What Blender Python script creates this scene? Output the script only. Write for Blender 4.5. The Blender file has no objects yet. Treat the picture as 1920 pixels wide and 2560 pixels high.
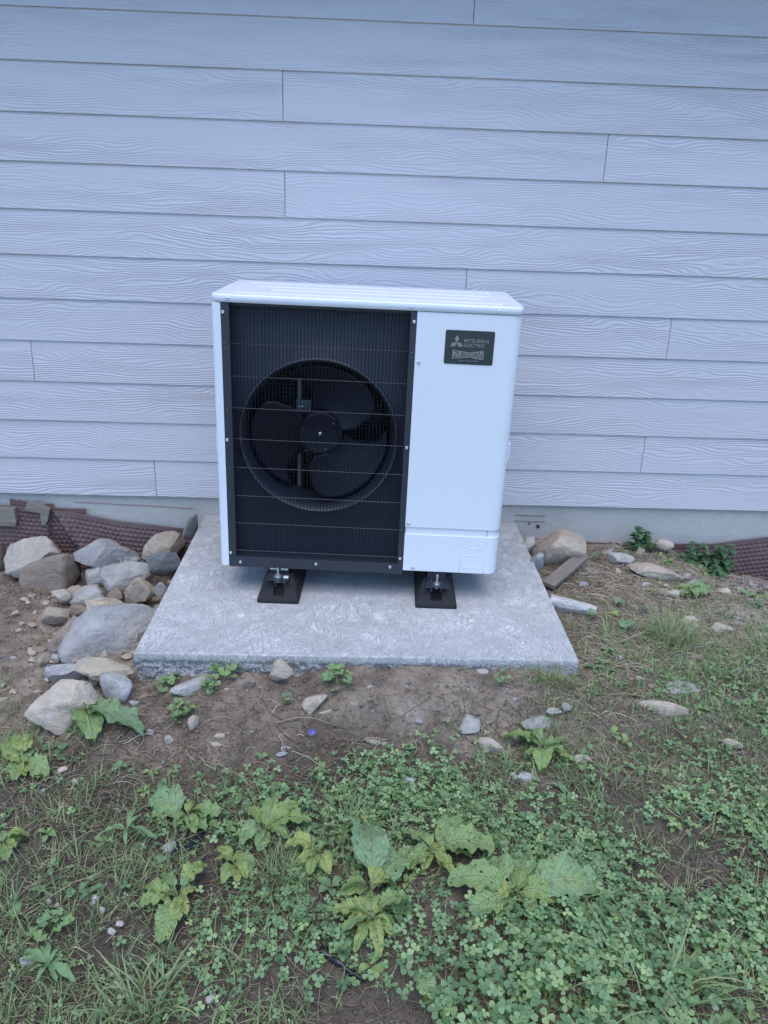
import bpy, bmesh, math, random
import numpy as np
from mathutils import Vector, Matrix

random.seed(7); rng = np.random.default_rng(7)
SC = bpy.context.scene
COL = SC.collection

# ------------------------------------------------------------------ camera
CAM = Vector((0.5257, -2.6853, 1.2972)); PITCH, YAW, ROLL = 0.3797, 0.0319, 0.0353
def cam_axes():
    cp, sp, cy, sy = math.cos(PITCH), math.sin(PITCH), math.cos(YAW), math.sin(YAW)
    f = Vector((sy*cp, cy*cp, -sp)); r0 = Vector((cy, -sy, 0)); u0 = r0.cross(f)
    r = math.cos(ROLL)*r0 + math.sin(ROLL)*u0; u = -math.sin(ROLL)*r0 + math.cos(ROLL)*u0
    return r, u, f
cr_, cu_, cf_ = cam_axes()
cd = bpy.data.cameras.new('camera'); cam = bpy.data.objects.new('camera', cd); COL.objects.link(cam)
cam.matrix_world = Matrix(((cr_.x, cu_.x, -cf_.x, CAM.x), (cr_.y, cu_.y, -cf_.y, CAM.y), (cr_.z, cu_.z, -cf_.z, CAM.z), (0, 0, 0, 1)))
cd.sensor_fit = 'VERTICAL'; cd.sensor_height = 36; cd.lens = 36*1938.75/2560; cd.clip_start = 0.05; cd.clip_end = 400
SC.camera = cam

# ------------------------------------------------------------------ sky, sun, exposure
SUN_EL, SUN_AZ = math.radians(70), math.radians(185)     # soft overcast light from high above the garden side
world = bpy.data.worlds.new('World'); SC.world = world; world.use_nodes = True
wn = world.node_tree; wn.nodes.clear()
sky = wn.nodes.new('ShaderNodeTexSky'); sky.sky_type = 'NISHITA'; sky.sun_disc = False
sky.sun_elevation = SUN_EL; sky.sun_rotation = SUN_AZ; sky.air_density = 1.0; sky.dust_density = 0.2; sky.ozone_density = 9.0
bg = wn.nodes.new('ShaderNodeBackground'); bg.inputs[1].default_value = 0.093
wo = wn.nodes.new('ShaderNodeOutputWorld'); wn.links.new(sky.outputs[0], bg.inputs[0]); wn.links.new(bg.outputs[0], wo.inputs[0])
sd = bpy.data.lights.new('sun', 'SUN'); sd.energy = 0.68; sd.angle = math.radians(58); sd.color = (1, .94, .86)
sun = bpy.data.objects.new('sun', sd); COL.objects.link(sun)
sdir = Vector((math.sin(SUN_AZ)*math.cos(SUN_EL), math.cos(SUN_AZ)*math.cos(SUN_EL), math.sin(SUN_EL)))
sun.rotation_euler = sdir.to_track_quat('Z', 'Y').to_euler(); sun.location = (0, -4, 9)
vs = SC.view_settings; vs.view_transform = 'Standard'; vs.look = 'None'; vs.gamma = 1; vs.exposure = 1.9; vs.use_curve_mapping = False
SC.cycles.max_bounces = 8; SC.cycles.transparent_max_bounces = 12

# ------------------------------------------------------------------ helpers
def tag(o, label=None, cat=None, group=None, kind=None):
    if label: o['label'] = label
    if cat: o['category'] = cat
    if group: o['group'] = group
    if kind: o['kind'] = kind
    return o
def empty(name, loc=(0, 0, 0), rot=(0, 0, 0), label=None, cat=None, group=None):
    o = bpy.data.objects.new(name, None); COL.objects.link(o); o.location = loc; o.rotation_euler = rot; o.empty_display_size = .05
    return tag(o, label, cat, group)
def link(name, me, mat=None, parent=None, smooth=False, bevel=0, loc=None):
    o = bpy.data.objects.new(name, me); COL.objects.link(o)
    if mat is not None and not me.materials: me.materials.append(mat)
    if parent: o.parent = parent
    if loc: o.location = loc
    if smooth: me.polygons.foreach_set('use_smooth', [True]*len(me.polygons))
    if bevel:
        m = o.modifiers.new('bevel', 'BEVEL'); m.width = bevel; m.segments = 2; m.limit_method = 'ANGLE'; m.angle_limit = math.radians(35)
    return o
def pymesh(name, V, F):
    me = bpy.data.meshes.new(name); me.from_pydata([tuple(v) for v in V], [], [tuple(f) for f in F]); me.update(); return me
def npmesh(name, V, F, uv=None, tone=None):
    """V (n,3), F (m,k) arrays; uv (n,2) and tone (n,) per vertex."""
    me = bpy.data.meshes.new(name); V = np.ascontiguousarray(V, np.float32); F = np.ascontiguousarray(F, np.int32)
    n, (m, k) = len(V), F.shape
    me.vertices.add(n); me.vertices.foreach_set('co', V.ravel())
    me.loops.add(m*k); me.loops.foreach_set('vertex_index', F.ravel())
    me.polygons.add(m); me.polygons.foreach_set('loop_start', np.arange(m, dtype=np.int32)*k)
    me.update(calc_edges=True)
    if uv is not None:
        l = me.uv_layers.new(name='UVMap'); l.data.foreach_set('uv', np.ascontiguousarray(uv[F.ravel()], np.float32).ravel())
    if tone is not None:
        a = me.attributes.new('tone', 'FLOAT', 'POINT'); a.data.foreach_set('value', np.ascontiguousarray(tone, np.float32))
    me.validate(); return me
class MB:
    """collects simple shapes into one mesh"""
    def __init__(s): s.V = []; s.F = []
    def add(s, V, F):
        n = len(s.V); s.V += [tuple(v) for v in V]; s.F += [tuple(i+n for i in f) for f in F]; return s
    def box(s, x0, x1, y0, y1, z0, z1):
        return s.add([(x0,y0,z0),(x1,y0,z0),(x1,y1,z0),(x0,y1,z0),(x0,y0,z1),(x1,y0,z1),(x1,y1,z1),(x0,y1,z1)],
                     [(0,3,2,1),(4,5,6,7),(0,1,5,4),(1,2,6,5),(2,3,7,6),(3,0,4,7)])
    def prism(s, poly, z0, z1, axis='z'):
        n = len(poly)
        def P(a, b, c): return (a, b, c) if axis == 'z' else ((a, c, b) if axis == 'y' else (c, a, b))
        V = [P(a, b, z0) for a, b in poly] + [P(a, b, z1) for a, b in poly]
        F = [tuple(range(n))[::-1], tuple(range(n, 2*n))] + [(i, (i+1) % n, (i+1) % n+n, i+n) for i in range(n)]
        return s.add(V, F)
    def rings(s, rings, cap0=True, cap1=True):
        n = len(rings[0]); V = [p for r in rings for p in r]; F = []
        for j in range(len(rings)-1):
            for i in range(n): F.append((j*n+i, j*n+(i+1) % n, (j+1)*n+(i+1) % n, (j+1)*n+i))
        if cap0: F.append(tuple(range(n))[::-1])
        if cap1: F.append(tuple(range((len(rings)-1)*n, len(rings)*n)))
        return s.add(V, F)
    def tube(s, pts, r, n=6, cap=True):
        pts = [Vector(p) for p in pts]; R = r if isinstance(r, (list, tuple)) else [r]*len(pts); rings = []
        t0 = (pts[1]-pts[0]).normalized(); a = t0.orthogonal().normalized()
        for i, p in enumerate(pts):
            t = (pts[min(i+1, len(pts)-1)] - pts[max(i-1, 0)]).normalized()
            a = (a - t*a.dot(t)).normalized(); b = t.cross(a)
            rings.append([p + (a*math.cos(2*math.pi*k/n) + b*math.sin(2*math.pi*k/n))*R[i] for k in range(n)])
        return s.rings(rings, cap, cap)
    def cyl(s, c, r, h, axis='z', n=20):
        c = Vector(c); d = {'z': Vector((0,0,1)), 'y': Vector((0,1,0)), 'x': Vector((1,0,0))}[axis]
        return s.tube([c, c+d*h], r, n)
    def build(s, name, mat, parent=None, smooth=False, bevel=0, loc=None):
        me = pymesh(name, s.V, s.F)
        bm = bmesh.new(); bm.from_mesh(me); bmesh.ops.recalc_face_normals(bm, faces=bm.faces); bm.to_mesh(me); bm.free()
        return link(name, me, mat, parent, smooth, bevel, loc)
def rrect(x0, x1, y0, y1, r, n=6):
    P = []
    for cx, cy, a0 in ((x1-r, y0+r, -90), (x1-r, y1-r, 0), (x0+r, y1-r, 90), (x0+r, y0+r, 180)):
        for k in range(n+1):
            a = math.radians(a0+90*k/n); P.append((cx+r*math.cos(a), cy+r*math.sin(a)))
    return P

# ------------------------------------------------------------------ materials
class NT:
    def __init__(s, name):
        s.m = bpy.data.materials.new(name); s.m.use_nodes = True; s.t = s.m.node_tree; s.t.nodes.clear()
        s.out = s.t.nodes.new('ShaderNodeOutputMaterial'); s.b = s.t.nodes.new('ShaderNodeBsdfPrincipled'); s.t.links.new(s.b.outputs[0], s.out.inputs[0])
    def set(s, sock, v):
        if isinstance(v, bpy.types.NodeSocket): s.t.links.new(v, sock)
        elif isinstance(v, (tuple, list)) and len(v) == 3 and sock.type == 'RGBA': sock.default_value = (*v, 1)
        else: sock.default_value = v
    def base(s, col, rough=.6, metal=0, spec=.5):
        s.set(s.b.inputs['Base Color'], col); s.set(s.b.inputs['Roughness'], rough); s.set(s.b.inputs['Metallic'], metal); s.b.inputs['Specular IOR Level'].default_value = spec; return s
    def coord(s, kind='Object', scale=(1, 1, 1), rand=0, rot=(0, 0, 0)):
        tc = s.t.nodes.new('ShaderNodeTexCoord'); mp = s.t.nodes.new('ShaderNodeMapping'); mp.inputs['Scale'].default_value = scale; mp.inputs['Rotation'].default_value = rot
        s.t.links.new(tc.outputs[kind], mp.inputs[0])
        if rand:
            oi = s.t.nodes.new('ShaderNodeObjectInfo'); cb = s.t.nodes.new('ShaderNodeCombineXYZ')
            for i in range(3): s.t.links.new(s.math('MULTIPLY', oi.outputs['Random'], rand*(1, .73, .41)[i] if i != 1 else 0), cb.inputs[i])
            s.t.links.new(cb.outputs[0], mp.inputs['Location'])
        return mp.outputs[0]
    def noise(s, vec, scale=5, detail=4, rough=.5, dist=0, col=False):
        n = s.t.nodes.new('ShaderNodeTexNoise'); s.t.links.new(vec, n.inputs['Vector']); n.inputs['Scale'].default_value = scale; n.inputs['Detail'].default_value = detail
        n.inputs['Roughness'].default_value = rough; n.inputs['Distortion'].default_value = dist; return n.outputs['Color' if col else 'Fac']
    def voro(s, vec, scale=5, feature='F1', out='Distance', rnd=1):
        n = s.t.nodes.new('ShaderNodeTexVoronoi'); n.feature = feature; s.t.links.new(vec, n.inputs['Vector']); n.inputs['Scale'].default_value = scale; n.inputs['Randomness'].default_value = rnd; return n.outputs[out]
    def math(s, op, a, b=0.0, c=0.0, clamp=False):
        n = s.t.nodes.new('ShaderNodeMath'); n.operation = op; n.use_clamp = clamp
        for i, v in enumerate((a, b, c)): s.set(n.inputs[i], v)
        return n.outputs[0]
    def ramp(s, fac, stops):
        n = s.t.nodes.new('ShaderNodeValToRGB'); s.t.links.new(fac, n.inputs[0]); e = n.color_ramp.elements
        while len(e) < len(stops): e.new(.5)
        for k, (p, c) in enumerate(stops):
            e[k].position = p; e[k].color = (*c, 1) if isinstance(c, (tuple, list)) else (c, c, c, 1)
        return n.outputs[0]
    def mix(s, fac, a, b, mode='MIX'):
        n = s.t.nodes.new('ShaderNodeMix'); n.data_type = 'RGBA'; n.blend_type = mode; s.set(n.inputs[0], fac); s.set(n.inputs[6], a); s.set(n.inputs[7], b); return n.outputs[2]
    def bump(s, h, strength=.5, dist=.01):
        n = s.t.nodes.new('ShaderNodeBump'); n.inputs['Strength'].default_value = strength; n.inputs['Distance'].default_value = dist; s.t.links.new(h, n.inputs['Height'])
        if s.b.inputs['Normal'].links: s.t.links.new(s.b.inputs['Normal'].links[0].from_socket, n.inputs['Normal'])
        s.t.links.new(n.outputs[0], s.b.inputs['Normal']); return s
    def attr(s, name='tone'):
        n = s.t.nodes.new('ShaderNodeAttribute'); n.attribute_name = name; return n.outputs['Fac']
    def rand(s):
        return s.t.nodes.new('ShaderNodeObjectInfo').outputs['Random']
    def sep(s, v):
        n = s.t.nodes.new('ShaderNodeSeparateXYZ'); s.t.links.new(v, n.inputs[0]); return n.outputs
    def comb(s, x, y, z):
        n = s.t.nodes.new('ShaderNodeCombineXYZ')
        for i, v in enumerate((x, y, z)): s.set(n.inputs[i], v)
        return n.outputs[0]
    def translucent(s, col, fac=.3, alpha=None):
        tr = s.t.nodes.new('ShaderNodeBsdfTranslucent'); s.set(tr.inputs[0], col); mx = s.t.nodes.new('ShaderNodeMixShader'); mx.inputs[0].default_value = fac
        s.t.links.new(s.b.outputs[0], mx.inputs[1]); s.t.links.new(tr.outputs[0], mx.inputs[2]); last = mx.outputs[0]
        if alpha is not None:
            tp = s.t.nodes.new('ShaderNodeBsdfTransparent'); m2 = s.t.nodes.new('ShaderNodeMixShader'); s.t.links.new(alpha, m2.inputs[0]); s.t.links.new(last, m2.inputs[1]); s.t.links.new(tp.outputs[0], m2.inputs[2]); last = m2.outputs[0]
        s.t.links.new(last, s.out.inputs[0]); return s

def mat_siding():
    n = NT('siding_paint'); v = n.coord('Object', rand=60); x, y, z = n.sep(v)[:3]
    w1 = n.noise(n.comb(n.math('MULTIPLY', x, 1.7), 0, n.math('MULTIPLY', z, 10)), 1, 1.5, .45)
    w2 = n.noise(n.comb(n.math('MULTIPLY', x, 9), 3, n.math('MULTIPLY', z, 40)), 1, 3, .5)
    knot = n.noise(n.comb(n.math('MULTIPLY', x, 4.2), 9, n.math('MULTIPLY', z, 19)), 1, 0, .5)
    ph = n.math('ADD', n.math('ADD', n.math('MULTIPLY', z, 620), n.math('MULTIPLY', w1, 85)), n.math('ADD', n.math('MULTIPLY', w2, 6), n.math('MULTIPLY', knot, 26)))
    s1 = n.math('SINE', ph); prof = n.ramp(n.math('MULTIPLY_ADD', s1, .5, .5), [(0, 0.0), (.3, .22), (.6, .75), (1, 1)])
    amp = n.ramp(n.noise(n.comb(n.math('MULTIPLY', x, .8), 5, n.math('MULTIPLY', z, 7)), 1, 2), [(.34, .12), (.66, 1.0)])
    fine = n.noise(n.comb(n.math('MULTIPLY', x, 14), 1, n.math('MULTIPLY', z, 420)), 1, 3, .6)
    h = n.math('ADD', n.math('MULTIPLY', prof, amp), n.math('MULTIPLY', fine, .18))
    big = n.noise(n.coord('Object', (1, 1, 1)), 1.3, 3); r = n.rand()
    col = n.mix(n.math('MULTIPLY', big, .5), (.58, .55, .565), (.535, .51, .53))
    col = n.mix(n.math('MULTIPLY', r, .35), col, (.49, .47, .475))
    vc = n.coord('Object'); sp = n.voro(vc, 17, out='Distance'); sel = n.voro(vc, 17, out='Color')
    speck = n.math('MULTIPLY', n.math('LESS_THAN', sp, .022), n.math('GREATER_THAN', n.sep(sel)[0], .6))
    stain = n.ramp(n.noise(vc, 2.3, 4), [(.66, 0.0), (.8, .25)])
    col = n.mix(stain, col, (.55, .52, .48)); col = n.mix(n.math('MULTIPLY', speck, .75), col, (.05, .045, .04))
    n.base(col, .52, 0, .35); n.bump(h, .8, .0022); return n.m
def mat_conc(name, c1, c2, bumpk=.5, sc=1, dirt=None):
    n = NT(name); v = n.coord('Object')
    a = n.noise(v, 3*sc, 5, .6); b = n.noise(v, 40*sc, 5, .65); g = n.noise(v, 260, 3, .6)
    col = n.mix(n.math('ADD', n.math('MULTIPLY', a, .6), n.math('MULTIPLY', b, .4)), c1, c2)
    col = n.mix(n.ramp(g, [(.3, .0), (.72, .35)]), col, (c2[0]*1.25, c2[1]*1.25, c2[2]*1.22))
    pit = n.voro(v, 55*sc); pm = n.ramp(pit, [(.06, 1.0), (.16, 0.0)]); sel = n.math('GREATER_THAN', n.sep(n.voro(v, 55*sc, out='Color'))[1], .72)
    pm = n.math('MULTIPLY', pm, sel)
    col = n.mix(n.math('MULTIPLY', pm, .6), col, (.13, .12, .11))
    n.base(col, .85, 0, .25)
    h = n.math('SUBTRACT', n.math('ADD', n.math('MULTIPLY', b, .8), n.math('MULTIPLY', g, .35)), n.math('MULTIPLY', pm, .8)); n.bump(h, bumpk, .004); return n, v, col
def mat_slab():
    n, v, col = mat_conc('slab_concrete', (.58, .56, .53), (.72, .695, .66), .6)
    w = n.noise(v, 2.2, 3, .5, 1.5); x, y, z = n.sep(v)[:3]
    # trowel and broom marks: short strokes whose direction drifts across the slab
    dx = n.math('MULTIPLY', w, 14); dy = n.math('MULTIPLY', n.noise(v, 5, 2), 18)
    st = n.noise(n.comb(n.math('ADD', n.math('MULTIPLY', x, 66), dx), n.math('ADD', n.math('MULTIPLY', y, 44), dy), z), 4.2, 6, .75, .35)
    n.bump(n.ramp(st, [(.3, 0.0), (.5, .7), (.75, 1.0)]), 1.0, .0050)
    ridge = n.ramp(st, [(.34, .55), (.47, 0.0)]); col = n.mix(ridge, col, (.50, .48, .455))
    stain = n.ramp(n.noise(v, 7, 5, .7), [(.58, 0.0), (.76, .55)]); col = n.mix(stain, col, (.46, .41, .35))
    edge = n.ramp(n.noise(v, 45, 4, .7), [(.45, 0.0), (.7, .5)]); near = n.ramp(n.math('MULTIPLY', n.math('ADD', y, .441), 8, 0, True), [(0, .7), (.6, 0.0)])
    col = n.mix(n.math('MULTIPLY', edge, near), col, (.36, .325, .28))
    rough = n.ramp(n.math('MULTIPLY', n.math('SUBTRACT', -.143, z), 60, 0, True), [(0, 0.0), (1, 1.0)])
    pv = n.voro(v, 95); pit = n.math('MULTIPLY', rough, n.ramp(pv, [(.25, 0.0), (.6, 1.0)]))
    pn = n.ramp(n.noise(v, 85, 4, .7), [(.36, 1.0), (.48, 0.0)]); pit2 = n.math('MULTIPLY', rough, pn)
    col = n.mix(n.math('MULTIPLY', pit2, .55), col, (.24, .23, .22)); n.bump(n.math('SUBTRACT', n.math('MULTIPLY', pit, -.5), pit2), 1.0, .008)
    n.set(n.b.inputs['Base Color'], col); return n.m
def mat_soil():
    n = NT('soil'); v = n.coord('Object')
    a = n.noise(v, 1.7, 5, .55); b = n.noise(v, 14, 6, .65); c = n.noise(v, 90, 4, .65)
    m = n.math('ADD', n.math('MULTIPLY', a, .55), n.math('MULTIPLY', b, .45))
    col = n.ramp(m, [(.36, (.13, .100, .073)), (.5, (.29, .228, .168)), (.62, (.50, .41, .315))])
    g = n.attr('tone'); col = n.mix(n.math('MULTIPLY', g, .85), col, (.47, .40, .33))
    grit = n.voro(v, 150); gm = n.ramp(grit, [(.16, 1.0), (.3, 0.0)]); sel = n.math('GREATER_THAN', n.sep(n.voro(v, 150, out='Color'))[0], .80)
    gm = n.math('MULTIPLY', gm, sel); col = n.mix(n.math('MULTIPLY', gm, .55), col, (.40, .36, .32))
    y_ = n.sep(v)[1]; damp = n.ramp(n.math('ADD', n.math('MULTIPLY_ADD', y_, -1.6, -1.05), n.math('MULTIPLY', n.math('SUBTRACT', n.noise(v, 2.6, 4), .5), 1.6)), [(0, 0.0), (.45, .72)])
    col = n.mix(damp, col, (.075, .060, .046))
    col = n.mix(n.ramp(c, [(.3, .4), (.6, 0.0)]), col, (.09, .07, .055))
    n.base(col, .95, 0, .12)
    n.bump(n.math('ADD', n.math('ADD', n.math('MULTIPLY', b, 1.4), n.math('MULTIPLY', c, .8)), n.math('MULTIPLY', gm, .45)), 1.0, .014); return n.m
def mat_rock(name, c1, c2, c3, speck=0, vein=0, lay=0):
    c1, c2, c3 = [tuple(min(.75, q*k) for q, k in zip(c, (2.1, 1.95, 1.78))) for c in (c1, c2, c3)]
    n = NT(name); v = n.coord('Object', rand=9)
    a = n.noise(v, 9, 6, .6, .4); b = n.noise(v, 60, 5, .65); c = n.noise(v, 300, 3, .6)
    col = n.ramp(n.math('ADD', n.math('MULTIPLY', a, .7), n.math('MULTIPLY', b, .3)), [(.34, c1), (.5, c2), (.66, c3)])
    col = n.mix(n.math('MULTIPLY', n.rand(), .35), col, c1)
    if speck: col = n.mix(n.ramp(c, [(.45, 0.0), (.62, speck)]), col, (.42, .41, .39)); col = n.mix(n.ramp(n.noise(v, 240, 2), [(.3, speck), (.44, 0.0)]), col, (.06, .06, .06))
    dust = n.ramp(n.noise(v, 22, 5, .7), [(.5, 0.0), (.68, .38)]); col = n.mix(dust, col, (.36, .31, .25))
    if vein:
        vv = n.math('ABSOLUTE', n.math('SUBTRACT', n.noise(v, 7, 3, .55, 1.2), .5)); vm = n.ramp(vv, [(.004, vein), (.022, 0.0)])
        col = n.mix(vm, col, (.5, .49, .47))
    low = n.ramp(n.noise(v, 34, 5, .7), [(.30, .55), (.44, 0.0)]); col = n.mix(low, col, c1)
    n.base(col, .86, 0, .25)
    h = n.math('ADD', n.math('MULTIPLY', a, 1.4), n.math('ADD', n.math('MULTIPLY', b, .8), n.math('MULTIPLY', c, .25)))
    if lay:
        w = n.noise(n.coord('Object', (3, 3, 45), rand=9, rot=(.2, .3, 0)), 1, 3); h = n.math('ADD', h, n.math('MULTIPLY', w, lay))
    n.bump(h, 1.0, .012); return n.m
def mat_leaf(name, dark, mid, light, trans=.28, veins=False, rough=.5, holes=False, chevron=False, rnd=.3):
    n = NT(name); v = n.coord('Object'); t = n.attr('tone'); nz = n.noise(v, 30, 3)
    f = n.math('ADD', n.math('MULTIPLY', t, 1.0), n.math('MULTIPLY', n.math('SUBTRACT', nz, .5), rnd))
    col = n.ramp(f, [(.05, dark), (.5, mid), (.95, light)])
    uv = n.coord('UV'); x, y, z = n.sep(uv)[:3]; ay = n.math('ABSOLUTE', y); al = None
    if veins:
        ph = n.math('SUBTRACT', n.math('MULTIPLY', x, 9.0), n.math('MULTIPLY', ay, 4.5)); fr = n.math('ABSOLUTE', n.math('SUBTRACT', n.math('FRACT', ph), .5))
        side = n.ramp(fr, [(.0, 1.0), (.09, 0.0)]); mid_ = n.ramp(ay, [(.02, 1.0), (.055, 0.0)]); vm = n.math('MAXIMUM', n.math('MULTIPLY', side, .45), mid_)
        col = n.mix(n.math('MULTIPLY', vm, .6), col, (.38, .44, .22))
        col = n.mix(n.ramp(n.noise(v, 38, 4, .6), [(.56, 0.0), (.70, .7)]), col, (.17, .125, .06)); col = n.mix(n.ramp(n.noise(v, 90, 3, .6), [(.35, .4), (.46, 0.0)]), col, (.10, .14, .05))
        hh = n.math('ADD', n.math('MULTIPLY', vm, -.6), n.noise(v, 130, 2)); n.bump(hh, 1.0, .004)
        al = n.math('GREATER_THAN', n.noise(v, 60, 3, .6), .675 if holes else .9)
    if chevron:
        d = n.math('ABSOLUTE', n.math('SUBTRACT', n.math('ADD', x, n.math('MULTIPLY', ay, .5)), .55)); col = n.mix(n.ramp(d, [(.03, .35), (.10, 0.0)]), col, (.16, .22, .15))
    n.base(col, rough, 0, .4); n.translucent(n.mix(.5, col, (.12, .20, .03)), trans, al); return n.m
def mat_plain(name, col, rough=.5, metal=0, spec=.5, nz=0, bumpk=0, sc=80):
    n = NT(name)
    if nz:
        f = n.noise(n.coord('Object'), sc, 4); c = n.mix(n.ramp(f, [(.3, 0.0), (.7, nz)]), col, tuple(min(1, q*1.6+.01) for q in col)); n.base(c, rough, metal, spec)
        if bumpk: n.bump(f, bumpk, .002)
    else: n.base(col, rough, metal, spec)
    return n.m
def mat_wood(name, c1, c2):
    n = NT(name); v = n.coord('Object', (14, 14, 14)); w = n.noise(n.coord('Object', (6, 60, 60)), 1, 4, .6); n.base(n.mix(w, c1, c2), .85, 0, .2); n.bump(w, .6, .003); return n.m

M = {}
M['siding'] = mat_siding()
M['backing'] = mat_plain('dark_membrane', (.03, .03, .032), .8)
M['found'] = mat_conc('foundation_concrete', (.28, .265, .235), (.54, .515, .475), 1.0)[0].m
M['slab'] = mat_slab(); M['soil'] = mat_soil()
def mat_white():
    n = NT('white_enamel'); v = n.coord('Object'); d = n.ramp(n.noise(v, 6, 6, .7), [(.5, 0.0), (.8, .08)]); z = n.sep(v)[2]
    low = n.ramp(n.math('MULTIPLY', z, 4, 0, True), [(0, 1.0), (1, .15)]); sp = n.math('MULTIPLY', n.ramp(n.noise(v, 120, 3, .6), [(.62, 0.0), (.7, .35)]), low)
    col = n.mix(d, (.70, .71, .725), (.60, .60, .59)); col = n.mix(sp, col, (.42, .38, .32)); n.base(col, .3, 0, .5); n.set(n.b.inputs['Roughness'], n.math('MULTIPLY_ADD', n.noise(v, 9, 4), .2, .2)); n.bump(n.noise(v, 3, 2), .12, .004); return n.m
M['white'] = mat_white()
M['frame'] = mat_plain('dark_grey_enamel', (.026, .030, .040), .42, 0, .5)
M['shroud'] = mat_plain('shroud_plastic', (.016, .021, .034), .5, 0, .35)
M['wire'] = mat_plain('grille_wire', (.004, .004, .006), .5, 0, .3)
M['lip'] = mat_plain('shroud_lip', (.03, .034, .045), .28, 0, .7)
M['crosswire'] = mat_plain('cross_wire', (.05, .05, .06), .35, .4, .5)
M['fan'] = mat_plain('fan_plastic', (.006, .008, .014), .5, 0, .2)
M['galv'] = mat_plain('galvanised_steel', (.42, .42, .42), .38, .9, .5, nz=.4, sc=60)
M['dull'] = mat_plain('dull_bracket_steel', (.16, .165, .17), .5, .6)
M['zinc'] = mat_plain('zinc_screw', (.62, .62, .60), .3, .95)
M['coil'] = mat_plain('coil_dark', (.006, .006, .008), .7)
M['rearwire'] = mat_plain('rear_guard_wire', (.17, .17, .18), .5, .3)
M['rubber'] = mat_plain('recycled_rubber', (.013, .013, .014), .75, 0, .3, nz=.6, bumpk=.8, sc=260)
M['plate'] = mat_plain('nameplate_grey', (.050, .062, .066), .35, .5)
M['silver'] = mat_plain('nameplate_silver', (.42, .45, .42), .28, .85)
M['sticker'] = mat_plain('sticker_white', (.7, .7, .62), .5)
M['memb'] = mat_plain('dimple_sheet_plastic', (.10, .058, .052), .42, 0, .45, nz=.5, sc=25)
M['wood'] = mat_wood('weathered_board', (.16, .125, .10), (.27, .23, .19))
M['woodold'] = mat_wood('grey_weathered_timber', (.11, .10, .085), (.32, .28, .22))
M['twig'] = mat_wood('dead_twig', (.10, .075, .055), (.19, .15, .115))
M['straw'] = mat_plain('dry_straw', (.34, .26, .16), .7, nz=.7, sc=30)
M['blue'] = mat_plain('blue_plastic', (.16, .17, .50), .45)
M['black'] = mat_plain('black_plastic_film', (.012, .012, .013), .3, nz=.5, sc=40)
M['fluff'] = mat_plain('white_fluff', (.75, .75, .75), .9)
M['red'] = mat_plain('red_chalk', (.35, .12, .10), .9)
M['clover'] = mat_leaf('clover_leaf', (.12, .21, .085), (.25, .39, .165), (.44, .56, .22), .3, chevron=True, rough=.42)
M['dock'] = mat_leaf('dock_leaf', (.26, .40, .22), (.31, .42, .14), (.45, .50, .14), .32, veins=True, holes=True, rough=.5, rnd=.7)
M['nettle'] = mat_leaf('nettle_leaf', (.06, .13, .06), (.095, .19, .085), (.15, .25, .10), .3, rough=.5)
M['lobed'] = mat_leaf('scalloped_leaf', (.14, .24, .12), (.22, .34, .14), (.33, .42, .14), .3, rough=.55)
M['grass'] = mat_leaf('grass_blade', (.14, .21, .09), (.25, .34, .13), (.45, .46, .22), .3, rough=.5)
M['sprig'] = mat_leaf('sprig_leaf', (.17, .24, .13), (.27, .35, .18), (.40, .42, .22), .25, rough=.6)
M['stem'] = mat_plain('green_stem', (.12, .17, .06), .5)
RM = {
 'rough': mat_rock('rock_rough', (.17, .155, .135), (.25, .23, .20), (.33, .31, .275), speck=.35),
 'brown': mat_rock('rock_brown', (.10, .085, .068), (.145, .122, .10), (.20, .175, .145)),
 'slate': mat_rock('rock_slate', (.12, .125, .135), (.17, .175, .185), (.24, .24, .245), vein=.5),
 'dark': mat_rock('rock_dark', (.06, .065, .07), (.11, .115, .12), (.30, .30, .30), vein=.9),
 'darkslate': mat_rock('rock_dark_slate', (.085, .09, .095), (.115, .12, .125), (.155, .155, .155)),
 'tan': mat_rock('rock_tan', (.16, .14, .115), (.225, .20, .168), (.30, .27, .23)),
 'grey': mat_rock('rock_grey', (.14, .14, .135), (.20, .20, .195), (.28, .275, .26), vein=.25),
 'lightgrey': mat_rock('rock_light_grey', (.19, .19, .19), (.27, .27, .27), (.35, .345, .335), lay=.6),
 'veined': mat_rock('rock_veined', (.15, .155, .155), (.21, .21, .21), (.30, .295, .28), vein=.9),
 'yellow': mat_rock('rock_buff', (.17, .165, .15), (.26, .235, .18), (.36, .32, .235), lay=.5),
 'granite': mat_rock('rock_granite', (.15, .155, .16), (.23, .235, .24), (.33, .33, .33), speck=.7),
 'flatbig': mat_rock('rock_flat_grey', (.13, .135, .14), (.18, .185, .19), (.25, .25, .245), speck=.25),
 'tanbig': mat_rock('rock_cream_tan', (.19, .165, .135), (.27, .24, .20), (.37, .335, .285), vein=.35),
 'boulder': mat_rock('rock_round_tan', (.17, .145, .115), (.24, .21, .175), (.31, .28, .24)),
 'eggtan': mat_rock('rock_smooth_tan', (.20, .17, .14), (.26, .225, .19), (.31, .28, .24)),
 'white': mat_rock('rock_whitish', (.17, .17, .17), (.26, .26, .26), (.36, .36, .36), lay=.4),
 'cream': mat_rock('rock_cream', (.18, .165, .14), (.26, .24, .205), (.35, .33, .295)),
 'pink': mat_rock('rock_pinkish', (.19, .155, .135), (.27, .225, .20), (.35, .31, .285)),
}

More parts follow.
